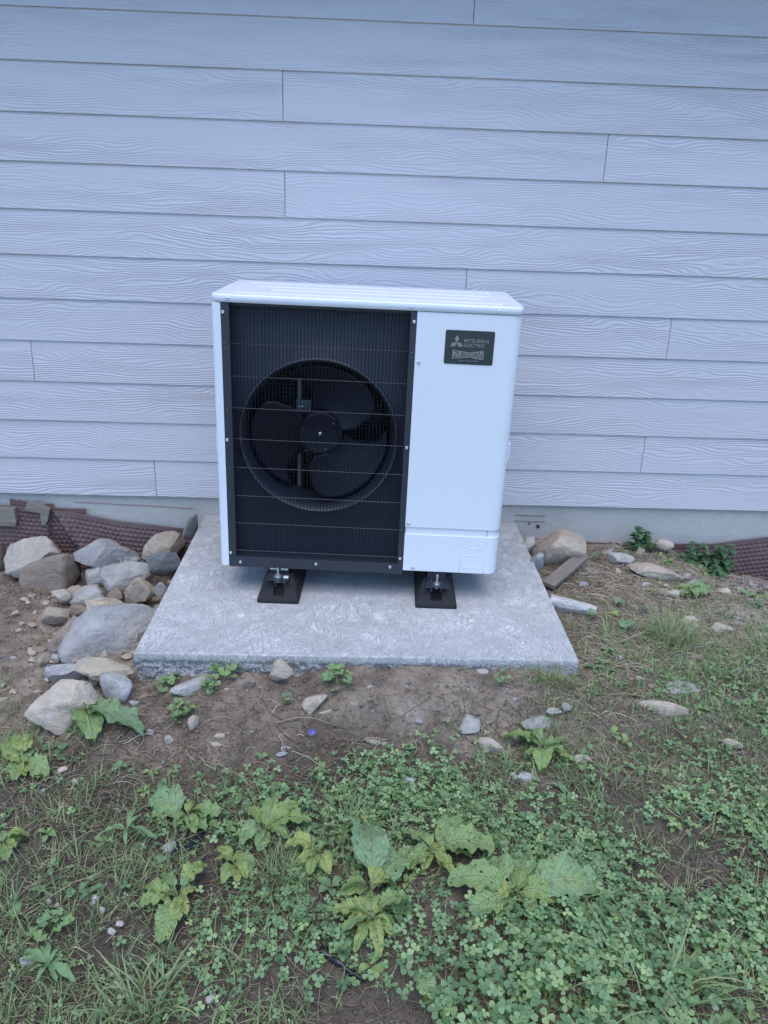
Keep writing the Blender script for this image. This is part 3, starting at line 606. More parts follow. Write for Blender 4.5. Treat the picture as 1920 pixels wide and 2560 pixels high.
DOCK_LEAVES = [
 (0.572, -1.284, 0, (0.558, -1.145), 0.5, 0.75, 0.2),
 (0.572, -1.284, 0, (0.563, -1.075), 0.42, 0.7, 0.15),
 (0.572, -1.284, 0, (0.593, -1.103), 0.45, 0.6, 0.2),
 (0.572, -1.284, 0, (0.671, -1.167), 0.5, 0.4, 0.3),
 (0.572, -1.284, 0, (0.623, -1.238), 0.6, 0.4, 0.3),
 (0.572, -1.284, 0, (0.623, -1.235), 0.4, 0.9, 0.7),
 (0.727, -1.157, 1, (0.829, -1.184), 0.42, 0.4, 0.4),
 (0.727, -1.157, 1, (0.77, -1.231), 0.38, 0.5, 0.75),
 (0.727, -1.157, 1, (0.666, -1.213), 0.5, 0.4, 0.5),
 (0.727, -1.157, 1, (0.887, -1.164), 0.45, 0.5, 0.45),
 (0.727, -1.157, 1, (0.646, -1.086), 0.35, 0.4, 0.4),
 (0.727, -1.157, 1, (0.818, -1.077), 0.4, 0.3, 0.4),
 (0.727, -1.157, 1, (0.774, -1.148), 0.4, 0.7, 0.8),
 (0.921, -1.292, 2, (0.858, -1.208), 0.6, 0.8, 0.35),
 (0.921, -1.292, 2, (0.761, -1.263), 0.4, 0.5, 0.45),
 (0.921, -1.292, 2, (0.87, -1.365), 0.42, 0.4, 0.3),
 (0.921, -1.292, 2, (0.801, -1.345), 0.5, 0.4, 0.4),
 (0.921, -1.292, 2, (0.964, -1.35), 0.45, 0.4, 0.4),
 (0.921, -1.292, 2, (1.022, -1.308), 0.5, 0.6, 0.6),
 (0.921, -1.292, 2, (1.137, -1.257), 0.4, 0.4, 0.3),
 (0.921, -1.292, 2, (0.876, -1.299), 0.8, 0.7, 0.75),
 (0.921, -1.292, 2, (0.969, -1.172), 0.5, 0.4, 0.3),
 (0.921, -1.292, 2, (1.033, -1.223), 0.45, 0.4, 0.4),
 (0.571, -1.364, 3, (0.479, -1.346), 0.45, 0.6, 0.7),
 (0.571, -1.364, 3, (0.635, -1.386), 0.5, 0.7, 0.45),
 (0.571, -1.364, 3, (0.508, -1.392), 0.45, 0.5, 0.7),
 (0.571, -1.364, 3, (0.618, -1.404), 0.3, 0.7, 0.75),
 (0.571, -1.364, 3, (0.597, -1.459), 0.28, 0.6, 0.75),
 (0.571, -1.364, 3, (0.537, -1.443), 0.3, 0.5, 0.6),
 (0.571, -1.364, 3, (0.672, -1.319), 0.45, 0.9, 0.5),
 (0.571, -1.364, 3, (0.569, -1.299), 0.5, 1.0, 0.6),
 (0.571, -1.364, 3, (0.514, -1.32), 0.45, 0.6, 0.7),
 (0.663, -1.487, 4, (0.705, -1.564), 0.55, 0.6, 0.3),
 (0.112, -1.297, 5, (0.153, -1.208), 0.42, 0.8, 0.65),
 (0.112, -1.297, 5, (0.056, -1.236), 0.35, 0.9, 0.35),
 (0.112, -1.297, 5, (0.027, -1.317), 0.5, 0.6, 0.5),
 (0.112, -1.297, 5, (0.062, -1.304), 0.45, 0.8, 0.65),
 (0.112, -1.297, 5, (0.116, -1.385), 0.3, 0.6, 0.8),
 (0.112, -1.297, 5, (0.102, -1.426), 0.4, 0.3, 0.45),
 (0.112, -1.297, 5, (0.029, -1.264), 0.45, 0.5, 0.5),
 (0.112, -1.297, 5, (0.129, -1.336), 0.5, 0.5, 0.6),
 (0.295, -1.094, 6, (0.381, -1.02), 0.4, 0.5, 0.6),
 (0.295, -1.094, 6, (0.41, -1.072), 0.4, 0.6, 0.55),
 (0.295, -1.094, 6, (0.207, -1.116), 0.4, 0.4, 0.55),
 (0.295, -1.094, 6, (0.232, -1.034), 0.45, 0.5, 0.6),
 (0.295, -1.094, 6, (0.31, -1.005), 0.4, 0.5, 0.5),
 (0.295, -1.094, 6, (0.353, -1.12), 0.4, 0.6, 0.6),
 (0.295, -1.094, 6, (0.292, -1.164), 0.5, 0.4, 0.4),
 (-0.341, -0.617, 7, (-0.408, -0.65), 0.3, 0.4, 0.3),
 (-0.341, -0.617, 7, (-0.242, -0.646), 0.32, 0.6, 0.3),
 (-0.341, -0.617, 7, (-0.295, -0.57), 0.35, 0.6, 0.25),
 (-0.341, -0.617, 7, (-0.228, -0.693), 0.5, 0.7, 0.3),
 (-0.341, -0.617, 7, (-0.3, -0.718), 0.6, 0.7, 0.3),
 (-0.341, -0.617, 7, (-0.247, -0.601), 0.35, 0.5, 0.3),
 (-0.341, -0.617, 7, (-0.185, -0.698), 0.35, 0.4, 0.25),
 (-0.341, -0.617, 7, (-0.125, -0.725), 0.42, 0.35, 0.1),
 (-0.341, -0.617, 7, (-0.26, -0.765), 0.5, 0.6, 0.4),
 (-0.445, -0.841, 8, (-0.473, -0.739), 0.5, 0.9, 0.8),
 (-0.445, -0.841, 8, (-0.352, -0.881), 0.5, 0.4, 0.45),
 (-0.445, -0.841, 8, (-0.493, -0.791), 0.5, 0.5, 0.5),
 (-0.445, -0.841, 8, (-0.436, -0.91), 0.5, 0.5, 0.4),
 (-0.445, -0.841, 8, (-0.486, -0.871), 0.5, 0.4, 0.4),
 (-0.445, -0.841, 8, (-0.429, -0.761), 0.5, 0.5, 0.4),
 (-0.445, -0.841, 8, (-0.533, -0.729), 0.5, 0.4, 0.5),
 (1.093, -0.776, 9, (0.982, -0.73), 0.5, 0.5, 0.55),
 (1.093, -0.776, 9, (1.064, -0.872), 0.5, 0.6, 0.5),
 (1.093, -0.776, 9, (1.163, -0.762), 0.6, 0.5, 0.45),
 (1.093, -0.776, 9, (1.031, -0.82), 0.45, 0.4, 0.5),
 (1.093, -0.776, 9, (1.159, -0.839), 0.4, 0.4, 0.6),
 (1.093, -0.776, 9, (1.076, -0.722), 0.4, 0.4, 0.5),
 (0.077, -1.042, 10, (-0.024, -1.035), 0.35, 0.3, 0.4),
 (0.077, -1.042, 10, (0.053, -1.072), 0.5, 0.3, 0.35),
 (0.077, -1.042, 10, (0.171, -1.046), 0.5, 0.4, 0.4),
 (0.077, -1.042, 10, (0.114, -1.104), 0.4, 0.4, 0.5),
 (0.077, -1.042, 10, (-0.031, -0.981), 0.5, 0.3, 0.25),
 (0.077, -1.042, 10, (0.142, -1.09), 0.5, 0.3, 0.3),
 (-0.375, -1.128, 11, (-0.335, -1.139), 0.5, 0.6, 0.45),
 (-0.375, -1.128, 11, (-0.402, -1.081), 0.5, 0.6, 0.3),
 (-0.375, -1.128, 11, (-0.409, -1.148), 0.5, 0.4, 0.3),
 (-0.375, -1.128, 11, (-0.337, -1.19), 0.4, 0.4, 0.4),
 (0.233, -1.204, 12, (0.194, -1.181), 0.55, 0.7, 0.65),
 (0.233, -1.204, 12, (0.279, -1.199), 0.6, 0.7, 0.5),
 (0.233, -1.204, 12, (0.227, -1.239), 0.5, 0.5, 0.4),
 (0.233, -1.204, 12, (0.279, -1.241), 0.5, 0.5, 0.35),
 (0.233, -1.204, 12, (0.238, -1.161), 0.45, 0.5, 0.6),
 (1.913, 0.197, 13, (1.966, 0.161), 0.6, 0.5, 0.1),
 (1.913, 0.197, 13, (1.868, 0.232), 0.35, 0.4, 0.2),
 (1.913, 0.197, 13, (2.016, 0.214), 0.5, 0.3, 0.2),
 (1.913, 0.197, 13, (1.858, 0.136), 0.4, 0.3, 0.3),
 (0.435, -1.181, 14, (0.413, -1.204), 0.5, 0.5, 0.6),
 (0.435, -1.181, 14, (0.478, -1.222), 0.5, 0.5, 0.35),
 (0.435, -1.181, 14, (0.451, -1.158), 0.5, 0.4, 0.45),
 (0.435, -1.181, 14, (0.385, -1.14), 0.5, 0.4, 0.4),
]
LANCE_CROWNS = [
 (-0.073, -1.087, ''),
 (-0.13, -1.472, ''),
]
LANCE_LEAVES = [
 (-0.073, -1.087, 0, (-0.067, -1.016), 0.22, 0.7, 0.5),
 (-0.073, -1.087, 0, (-0.141, -1.111), 0.22, 0.7, 0.5),
 (-0.073, -1.087, 0, (-0.06, -1.139), 0.22, 0.7, 0.5),
 (-0.073, -1.087, 0, (0.018, -1.125), 0.22, 0.7, 0.5),
 (-0.073, -1.087, 0, (-0.044, -1.043), 0.22, 0.7, 0.5),
 (-0.073, -1.087, 0, (-0.109, -1.072), 0.22, 0.7, 0.5),
 (-0.13, -1.472, 1, (-0.189, -1.443), 0.26, 0.7, 0.45),
 (-0.13, -1.472, 1, (-0.165, -1.491), 0.26, 0.7, 0.45),
 (-0.13, -1.472, 1, (-0.142, -1.511), 0.26, 0.7, 0.45),
 (-0.13, -1.472, 1, (-0.149, -1.421), 0.26, 0.7, 0.45),
 (-0.13, -1.472, 1, (-0.12, -1.437), 0.26, 0.7, 0.45),
 (-0.13, -1.472, 1, (-0.092, -1.459), 0.26, 0.7, 0.45),
 (-0.13, -1.472, 1, (-0.076, -1.49), 0.26, 0.7, 0.45),
 (-0.13, -1.472, 1, (-0.162, -1.432), 0.26, 0.7, 0.45),
 (-0.13, -1.472, 1, (-0.098, -1.511), 0.26, 0.7, 0.45),
 (-0.13, -1.472, 1, (-0.194, -1.468), 0.26, 0.7, 0.45),
 (-0.13, -1.472, 1, (-0.061, -1.505), 0.26, 0.7, 0.45),
]
LOBED = [
 (-0.1, -0.494, 0.1, 'small scalloped weed between the slab and the long leaning stone'),
 (0.044, -0.519, 0.07, 'scalloped weed just right of the long leaning stone'),
 (0.088, -0.439, 0.13, 'scalloped weed against the slab left of the egg-shaped cobble'),
 (0.461, -0.541, 0.13, 'blue-green scalloped weed below the middle of the slab'),
 (0.044, -0.517, 0.08, 'little scalloped weed below the slab left of the brown wedge'),
 (-0.036, -0.644, 0.06, 'tiny scalloped seedling in the dirt at left'),
 (0.303, -0.607, 0.05, 'tiny weed in the dirt left of the pale angular stone'),
 (-0.02, -0.635, 0.09, 'small weed beside the half-buried pinkish stone'),
 (-0.156, -1.38, 0.1, 'lobed weed at the edge of the left bare soil patch'),
 (1.0, -0.528, 0.07, 'small lobed weed below the slab near its right end'),
 (-0.259, -0.486, 0.05, 'seedling in front of the speckled pale rock'),
]
NETTLES = [
 (1.834, 0.727, 0.17, 5, 'first leafy nettle against the foundation right of the boulder'),
 (2.183, 0.843, 0.17, 8, 'wide leafy nettle clump at the left end of the right membrane'),
 (2.265, 0.805, 0.13, 4, 'nettle shoot in front of the right membrane'),
 (2.219, 0.551, 0.09, 2, 'lowest small nettle sprig against the right membrane'),
]
TUFTS = [
 (1.707, -0.182, 0.15, 170, 'large tangled green grass tuft right of the slab'),
 (1.189, -0.513, 0.1, 60, 'dark green grass tuft under the front right corner of the slab'),
 (0.098, -1.53, 0.13, 40, 'bright wide-bladed grass tuft near the bottom edge'),
 (0.082, -1.579, 0.12, 30, 'bright grass tuft at the bottom edge left of centre'),
 (0.341, -1.234, 0.13, 90, 'pale fine grass tuft between the dock plants'),
 (0.508, -1.058, 0.12, 80, 'grass tuft above the central dock plant'),
 (1.105, -0.713, 0.09, 50, 'grass tuft behind the ragged dock plant'),
 (-0.269, -1.323, 0.13, 60, 'tangled grass tuft at the left photo edge'),
 (1.197, -1.522, 0.18, 45, 'long bladed bright grass tuft in the clover at lower right'),
 (0.057, -1.171, 0.07, 14, 'small grass tuft below the white stone'),
 (-0.028, -1.298, 0.07, 16, 'small grass tuft right of the pebble cluster'),
 (2.034, -0.248, 0.12, 70, 'grass tuft at the right photo edge'),
 (1.11, -1.401, 0.1, 20, 'yellow-green grass tuft in the clover below the brown-grey stone'),
]
STICKS = [
 (0.786, -1.444, (0.874, -1.529), 0.006, 'dark', 'weathered brown stick lying in the clover at lower centre'),
 (0.227, -1.427, (0.188, -1.585), 0.0022, 'straw', 'thin straw stalk standing out near the bottom edge'),
 (0.204, -1.418, (0.289, -1.46), 0.004, 'straw', 'dried pale root lying across bare soil'),
 (1.293, -1.183, (1.363, -1.456), 0.003, 'straw', 'long dead stem running down through the clover at right'),
 (1.371, -1.33, (1.416, -1.547), 0.003, 'straw', 'dead reddish stem in the lower right corner'),
 (1.564, -1.125, (1.5, -1.21), 0.0025, 'straw', 'short straw standing in clover near the right edge'),
 (-0.231, -1.325, (-0.04, -1.179), 0.0025, 'straw', 'long thin stem slanting over the left weeds'),
 (-0.258, -1.003, (-0.149, -0.948), 0.0025, 'dark', 'thin grey twig on dark soil at left'),
 (0.069, -0.811, (0.267, -0.963), 0.002, 'straw', 'dry stalk lying over soil above the left clover patch'),
 (1.384, -0.405, (1.611, -0.413), 0.0035, 'straw', 'long dry stem right of the slab corner'),
 (1.26, -0.535, (1.337, -0.531), 0.003, 'straw', 'short straw on the soil below the slab corner'),
 (0.272, -0.683, (0.482, -0.685), 0.0025, 'straw', 'dry stalk in the dirt below the pale angular stone'),
 (0.26, -0.66, (0.295, -0.62), 0.004, 'straw', 'short tan twig left of the pale angular stone'),
 (-0.277, -0.668, (-0.117, -0.638), 0.003, 'straw', 'long thin stem above the broad-leaved weed'),
 (1.7, -0.414, (1.722, -0.48), 0.003, 'straw', 'slanting dry stalk at right'),
 (-0.259, -1.195, (-0.144, -1.068), 0.0022, 'straw', 'straw slanting over the grass at far left'),
]
MISC = [
 (0.39, -0.715, 'cap'),
 (0.307, -0.806, 'shard'),
 (0.683, -0.926, 'fluff'),
 (0.457, -1.427, 'strip', (0.558, -1.497)),
 (0.075, -1.118, 'scrap'),
 (1.39, 0.289, 'board', (1.294, 0.19), (1.495, 0.421)),
]
FALLEN = [
 (1.599, 0.52, 'grey-green leaf stuck upright beside the boulder', 0.05),
 (1.526, -0.167, 'grey-green dead leaf lying in the dirt right of the slab', 0.05),
 (1.575, 0.02, 'curled grey-green leaf in the straw', 0.045),
 (1.413, -0.08, 'small pale leaf below the long pale grey stone', 0.03),
 (1.657, -0.008, 'pale leaf scrap right of the curled leaf', 0.03),
 (1.514, 0.424, 'dark green leaf at the end of the board', 0.03),
]
# ------------------------------------------------------------------ ground sheet
def axis(lo, hi, step, far):
    a = np.arange(lo, hi, step); L = []; R = []; d = step
    x = lo
    while x > -far: d *= 1.35; x -= d; L.append(x)
    x = a[-1]; d = step
    while x < far: d *= 1.35; x += d; R.append(x)
    return np.array(L[::-1] + list(a) + R)
def map_val(Mp, x, y):
    A = np.array([[int(ch) for ch in r] for r in Mp], float)
    fx = np.clip((x-MAP_X0)/MAP_STEP, 0, A.shape[1]-1.001); fy = np.clip((y-MAP_Y0)/MAP_STEP, 0, A.shape[0]-1.001)
    i = fy.astype(int); j = fx.astype(int); u = fx-j; v = fy-i
    return (A[i, j]*(1-u)+A[i, j+1]*u)*(1-v) + (A[i+1, j]*(1-u)+A[i+1, j+1]*u)*v
gx = axis(-1.9, 3.1, .009, 60); gy = axis(-2.1, .80, .009, 60)
GX, GY = np.meshgrid(gx, gy); GZ = ground_z(GX, GY)
nx, ny = len(gx), len(gy); idx = np.arange(nx*ny).reshape(ny, nx)
Fq = np.stack([idx[:-1, :-1], idx[:-1, 1:], idx[1:, 1:], idx[1:, :-1]], -1).reshape(-1, 4)
def gravel_amount(x, y):
    g = .9*np.exp(-(((x-2.2)/.5)**2 + ((y+.02)/.16)**2)) + np.exp(-(((x-2.5)/.55)**2 + ((y-.25)/.35)**2)) + .8*np.exp(-(((x-1.9)/.4)**2 + ((y-.5)/.25)**2)) + .35*np.exp(-(((x-1.2)/.7)**2 + ((y+.62)/.12)**2)) + .25*np.exp(-(((x+1.0)/.5)**2 + ((y-.1)/.4)**2))
    return np.clip(g, 0, 1)
gm = npmesh('ground', np.stack([GX, GY, GZ], -1).reshape(-1, 3), Fq, tone=(gravel_amount(GX, GY)*(.5+.5*vnoise(GX*9, GY*9, 3))).ravel())
tag(link('ground', gm, M['soil'], smooth=True), kind='structure')

# ------------------------------------------------------------------ house wall
WY, SB, EX = 0.7673, -0.0305, 0.1793        # siding face, its lower edge, plank exposure
house = empty('house_wall', (0.5, WY, SB), label='pale blue-grey house wall of wood-grained horizontal siding planks on a concrete base', cat='wall')
def hchild(o): o.location = (-0.5, -WY, -SB); o.parent = house; return o
joints = {0: [-.442], 1: [1.842], 2: [-1.9], 3: [-.939], 4: [1.874], 5: [.955], 6: [-1.7, 3.4], 7: [.182, 3.3], 8: [1.49, -1.6], 9: [.179], 10: [-1.8, 3.0], 11: [.912], 12: [-.3, 2.4], 13: [1.2], 14: [-1, 2.1], 15: [.4]}
X0W, X1W = -5.0, 6.5
for row in range(13):
    z0 = SB + row*EX; cuts = [X0W] + sorted(joints[row]) + [X1W]
    for a, b in zip(cuts[:-1], cuts[1:]):
        g = .0013; x0, x1 = a+g, b-g; h = EX+.018; lean = .0085
        mb = MB(); yf0 = WY; yf1 = WY+lean; t = .0062
        zt = z0+h; c = .0012
        # profile: small eased lower edge, face leaning back under the plank above
        prof = [(yf0+.0014, z0), (yf0, z0+.0016), (yf1, zt), (yf1+t, zt), (yf0+t, z0)]
        mb.prism([(p[0], p[1]) for p in prof], x0, x1, 'x')
        hchild(mb.build('siding_plank', M['siding']))
hchild(MB().box(X0W, X1W, WY+.028, WY+.04, SB-.002, 2.315).build('wall_backing', M['backing']))
# foundation: poured concrete base with a slightly uneven face
fy = WY + .020
xs = np.arange(X0W, X1W, .03); zs = np.arange(-.75, SB+.0301, .03)
XX, ZZ = np.meshgrid(xs, zs); YY = fy + .004*fbm(XX*6, ZZ*9, 3, 77)
YY = YY - .004*np.clip((-.21-ZZ)*60, 0, 1)*(XX > 1.3)*vnoise(XX*9, ZZ*9, 5)
ii = np.arange(XX.size).reshape(XX.shape); Ff = np.stack([ii[:-1, :-1], ii[:-1, 1:], ii[1:, 1:], ii[1:, :-1]], -1).reshape(-1, 4)
hchild(link('foundation', npmesh('foundation', np.stack([XX, YY, ZZ], -1).reshape(-1, 3), Ff), M['found'], smooth=True))
hchild(MB().box(X0W, X1W, fy+.012, fy+.3, -.75, SB+.1).build('foundation_core', M['found']))
hchild(MB().tube([(-.84, fy-.0035, -.074), (-.5, fy-.004, -.083), (-.28, fy-.0035, -.093)], .0012, 4).build('chalk_line', M['red']))
for x, z, r in ((1.39, -.145, .0085), (1.345, -.13, .004)):
    mb = MB(); mb.tube([(x, fy-.005, z), (x, fy+.004, z)], r, 14); hchild(mb.build('tie_hole', M['backing']))
for z in (-.088, -.118):
    hchild(MB().tube([(1.27, fy-.0032, z), (1.36, fy-.0035, z-.002), (1.42, fy-.003, z-.001)], .0011, 4).build('form_line', M['backing']))
# the rest of the house behind the wall, with its roof overhang above the frame
hchild(MB().box(X0W, X1W, WY+.045, WY+8, SB+.11, 2.315).build('house_body', M['backing']))
hchild(MB().box(X0W-.3, X1W+.3, WY-.38, WY+8.3, 2.32, 2.38).build('soffit', M['backing']))
hchild(MB().prism([(WY-.40, 2.385), (WY-.40, 2.52), (WY+4, 4.0), (WY+8.4, 2.52), (WY+8.4, 2.385)], X0W-.35, X1W+.35, 'x').build('roof', M['backing']))

# ------------------------------------------------------------------ concrete slab
SX0, SX1, SY0, SY1, SZ = -.222, 1.277, -.441, WY+.018, -.125
def slab():
    n1 = 151; n2 = 122; top = []
    per = []                      # closed outline, fine steps
    st = .008
    def edge(a, b):
        L = math.dist(a, b); n = max(2, int(L/st)); return [(a[0]+(b[0]-a[0])*k/n, a[1]+(b[1]-a[1])*k/n) for k in range(n)]
    pts = edge((SX0, SY0), (SX1, SY0)) + edge((SX1, SY0), (SX1, SY1)) + edge((SX1, SY1), (SX0, SY1)) + edge((SX0, SY1), (SX0, SY0))
    P = np.array(pts); N = len(P)
    nrm = np.zeros_like(P)
    nrm[:, 0] = np.where(np.isclose(P[:, 0], SX0), -1, np.where(np.isclose(P[:, 0], SX1), 1, 0)); nrm[:, 1] = np.where(np.isclose(P[:, 1], SY0), -1, np.where(np.isclose(P[:, 1], SY1), 1, 0))
    s = np.arange(N)*st
    wob = .006*fbm(s*2.3, 0*s, 3, 9) + .0016*fbm(s*30, 0*s, 2, 19)
    rings = []
    levels = [(0, .012), (0, .004), (-.0015, .0008), (-.005, 0)] + [(-.005-.006*k, 0) for k in range(1, 26)]
    rough_left = np.clip((1.0 - P[:, 0])/.25, .12, 1)*1.0
    for dz, ins in levels:
        deep = np.clip((-dz-.028)/.01, 0, 1)
        rgh = (.012*fbm(s*22, np.full(N, dz*60), 4, 31) + .016*(vnoise(s*70, np.full(N, dz*95), 8)-.6))*deep*rough_left - .004*deep*rough_left
        off = wob - ins + rgh + .0012*fbm(s*60, np.full(N, dz*100), 2, 4)
        z = SZ + dz + .0018*fbm(P[:, 0]*4, P[:, 1]*4, 2, 66) - .002*np.clip(fbm(s*14, 0*s, 3, 3)-.12, 0, 1)*(abs(dz) < .006)
        rings.append(np.stack([P[:, 0]+nrm[:, 0]*off, P[:, 1]+nrm[:, 1]*off, z], -1))
    V = np.concatenate(rings); F = []
    for j in range(len(rings)-1):
        a = np.arange(N); b = (a+1) % N; F.append(np.stack([a+j*N, a+(j+1)*N, b+(j+1)*N, b+j*N], -1))
    F = [tuple(f) for f in np.concatenate(F)]
    V = [tuple(v) for v in V]; F.append(tuple(range(N)))
    me = pymesh('concrete_slab', V, F); o = link('concrete_slab', me, M['slab'], smooth=False)
    for p in me.polygons: p.use_smooth = len(p.vertices) == 4
    return tag(o, 'square pale concrete slab with trowel marks and a crumbly front edge under the white heat pump', 'slab')
slab()

# ------------------------------------------------------------------ heat pump (local frame: front left bottom corner at 0, z up)
hp = empty('heat_pump', (0, 0, -.002), (0, .0100, -.0355), label='white outdoor heat pump with one big fan behind a black wire grille', cat='heat pump')
def U(xm, zm, y=0.0): return (xm-.0100*zm, y, zm+.0100*xm)      # measured front-plane point -> unit frame
BL, BR, BT = -.004, 1.047, .972
def front_path(x0, x1, y1, r, side, n=8):
    """outline of a casing panel: front face from x0 to x1, rounded corner, side face back to y1"""
    if side == 'r':
        P = [(x0, 0)] + [(x1-r+r*math.sin(math.radians(90*k/n)), r-r*math.cos(math.radians(90*k/n))) for k in range(n+1)] + [(x1, y1), (x1-.02, y1), (x1-.02, r)]
        P += [(x1-r+(r-.02)*math.sin(math.radians(90*k/n)), r-(r-.02)*math.cos(math.radians(90*k/n))) for k in range(n, -1, -1)] if r > .02 else []
        return P + [(x0, .02)]
    P = [(x1, 0), (x1, .012), (x0+.016, .022), (x0+.016, y1), (x0, y1)]
    return P + [(x0+r-r*math.cos(math.radians(90*k/n)), r-r*math.sin(math.radians(90*k/n))) for k in range(0, n+1)]
def shift(P, d): return [(x, y) for x, y in P]
MB().prism(front_path(BL, .0275, .485, .014, 'l'), -.006, .9705).build('left_panel', M['white'], hp, bevel=.0012)
MB().prism(front_path(.690, BR, .485, .038, 'r'), .186, .9705).build('front_panel', M['white'], hp, bevel=.0014)
def inset_r(x0, x1, y1, r, d):
    P = front_path(x0, x1-d, y1, r, 'r'); return [(x, y+(d if y < .3 else 0)) for x, y in P]
MB().prism(inset_r(.692, BR, .485, .034, .006), .155, .1857).build('groove_strip', M['white'], hp)
MB().prism(front_path(.690, BR, .485, .038, 'r'), .006, .158).build('service_panel', M['white'], hp, bevel=.0035)
sp = [o for o in hp.children if o.name == 'service_panel'][0]
for cx, cz in ((.9265, .130), (.981, .132)):
    k = 24; MB().tube([(cx+.0145*math.cos(2*math.pi*i/k), -.0002, cz+.0145*math.sin(2*math.pi*i/k)) for i in range(k+1)], .0011, 6, False).build('knockout_ring', M['white'], sp, smooth=True)
arch = [(.9035, .014), (.9035, .070)] + [(.9035+.045*(1-math.cos(math.radians(a))), .070+.040*math.sin(math.radians(a))) for a in range(0, 91, 10)] + [(.985, .106)]
MB().tube([(x, -.0002, z) for x, z in arch], .0010, 6).build('knockout_arch', M['white'], sp, smooth=True)
rr = rrect(.9105, 1.000, .028, .080, .014, 5); MB().tube([(x, -.0002, z) for x, z in rr+[rr[0]]], .0010, 6).build('knockout_frame', M['white'], sp, smooth=True)
for x, z0, z1 in ((.9035, .0055, .018), (.9965, .0055, .016)): MB().box(x-.0008, x+.0008, -.0006, .004, z0, z1).build('slot', M['coil'], sp)
gs = [o for o in hp.children if o.name == 'groove_strip'][0]
MB().box(.9965, .998, .0054, .01, .159, .185).build('slot', M['coil'], gs)
# top cover with a lipped edge and two long pressed ribs
mb = MB(); R_ = []
for z, ins in ((.9725, 0), (.9730, -.0012), (.994, -.0012), (.9975, .0006), (.999, .004)):
    R_.append([(x, y, z) for x, y in rrect(BL-.001+ins, BR+.001-ins, -.002+ins, .497-ins, .034, 7)])
mb.rings(R_); tc = mb.build('top_cover', M['white'], hp, smooth=False)
for p in tc.data.polygons: p.use_smooth = len(p.vertices) == 4
for (x0, x1, y0, y1, r) in ((.05, .99, .055, .135, .03), (.16, .93, .175, .235, .025), (.10, .97, .275, .345, .03), (.05, .99, .385, .455, .03)):
    mb = MB(); mb.rings([[(x, y, z) for x, y in rrect(x0+i, x1-i, y0+i, y1-i, r-i*.8, 5)] for z, i in ((.9985, 0), (.9996, .002), (1.0008, .006), (1.0012, .010))]); o = mb.build('pressed_rib', M['white'], tc, smooth=True)
# base pan and dark frame round the fan opening
MB().box(.0275, .6895, .0005, .05, -.010, .030).build('base_sill', M['frame'], hp, bevel=.0015)
MB().box(BL+.01, BR-.012, .045, .48, -.006, .006).build('base_pan', M['frame'], hp)
MB().box(.0275, .056, .0008, .046, .0302, .9705).build('frame_bar', M['frame'], hp, bevel=.001)
MB().box(.668, .6895, .0008, .046, .0302, .9705).build('frame_bar', M['frame'], hp, bevel=.001)
MB().box(.056, .668, .040, .046, .955, .9705).build('frame_bar', M['frame'], hp)
# shroud: plate with a round opening and a bell mouth
FC = (.359, .503); RO = .288
def shroud():
    n = 96; ang = [2*math.pi*k/n for k in range(n)]; cx, cz = FC; x0, x1, z0, z1 = .05, .672, .028, .972; y = .046
    outer = []
    for a in ang:
        c, s = math.cos(a), math.sin(a); t = min((x1-cx)/c if c > 1e-6 else 1e9, (x0-cx)/c if c < -1e-6 else 1e9, (z1-cz)/s if s > 1e-6 else 1e9, (z0-cz)/s if s < -1e-6 else 1e9)
        outer.append((cx+c*t, y, cz+s*t))
    def ring(r, yy): return [(cx+r*math.cos(a), yy, cz+r*math.sin(a)) for a in ang]
    prof = [(RO+.004, y), (RO+.002, y-.003), (RO-.003, y-.0055), (RO-.009, y-.003), (RO-.015, y+.006), (RO-.021, y+.022), (RO-.025, y+.045), (RO-.026, y+.10), (RO-.026, y+.15)]
    rings = [outer] + [ring(r, yy) for r, yy in prof]
    # fix the plate corners
    mb = MB(); mb.rings(rings, False, False)
    for (qx, qz) in ((x0, z0), (x1, z0), (x1, z1), (x0, z1)):
        best = sorted(range(n), key=lambda i: math.hypot(outer[i][0]-qx, outer[i][2]-qz))[:2]; mb.add([(qx, y, qz), outer[best[0]], outer[best[1]]], [(0, 1, 2)])
    o = mb.build('fan_shroud', M['shroud'], hp, smooth=True); return o
sh = shroud()
k = 96; MB().tube([(FC[0]+(RO-.004)*math.cos(2*math.pi*i/k), .041, FC[1]+(RO-.004)*math.sin(2*math.pi*i/k)) for i in range(k+1)], .0052, 10, False).build('shroud_lip', M['lip'], sh, smooth=True)
# coil and its rear guard
MB().box(.02, .68, .455, .475, .01, .96).build('coil', M['coil'], hp)
mb = MB()
for i in range(54): x = .035+i*.0121; mb.box(x-.0007, x+.0007, .405, .4064, .01, .96)
for i in range(56): z = .02+i*.0169; mb.box(.03, .68, .4066, .4078, z-.0008, z+.0008)
tag(mb.build('rear_guard', M['rearwire'], hp), kind='stuff')
# motor rail, motor
MB().box(.264, .279, .205, .215, .03, .96).build('motor_rail', M['dull'], hp, bevel=.001)
MB().box(.258, .331, .195, .204, .553, .603).build('motor_bracket', M['dull'], hp, bevel=.002)
MB().box(.262, .322, .195, .204, .400, .445).build('motor_bracket', M['dull'], hp, bevel=.002)
MB().box(.265, .290, .190, .194, .572, .580).build('bracket_slot', M['galv'], hp, bevel=.002)
MB().cyl((FC[0]+.001, .15, FC[1]), .06, .07, 'y', 28).build('motor', M['frame'], hp)
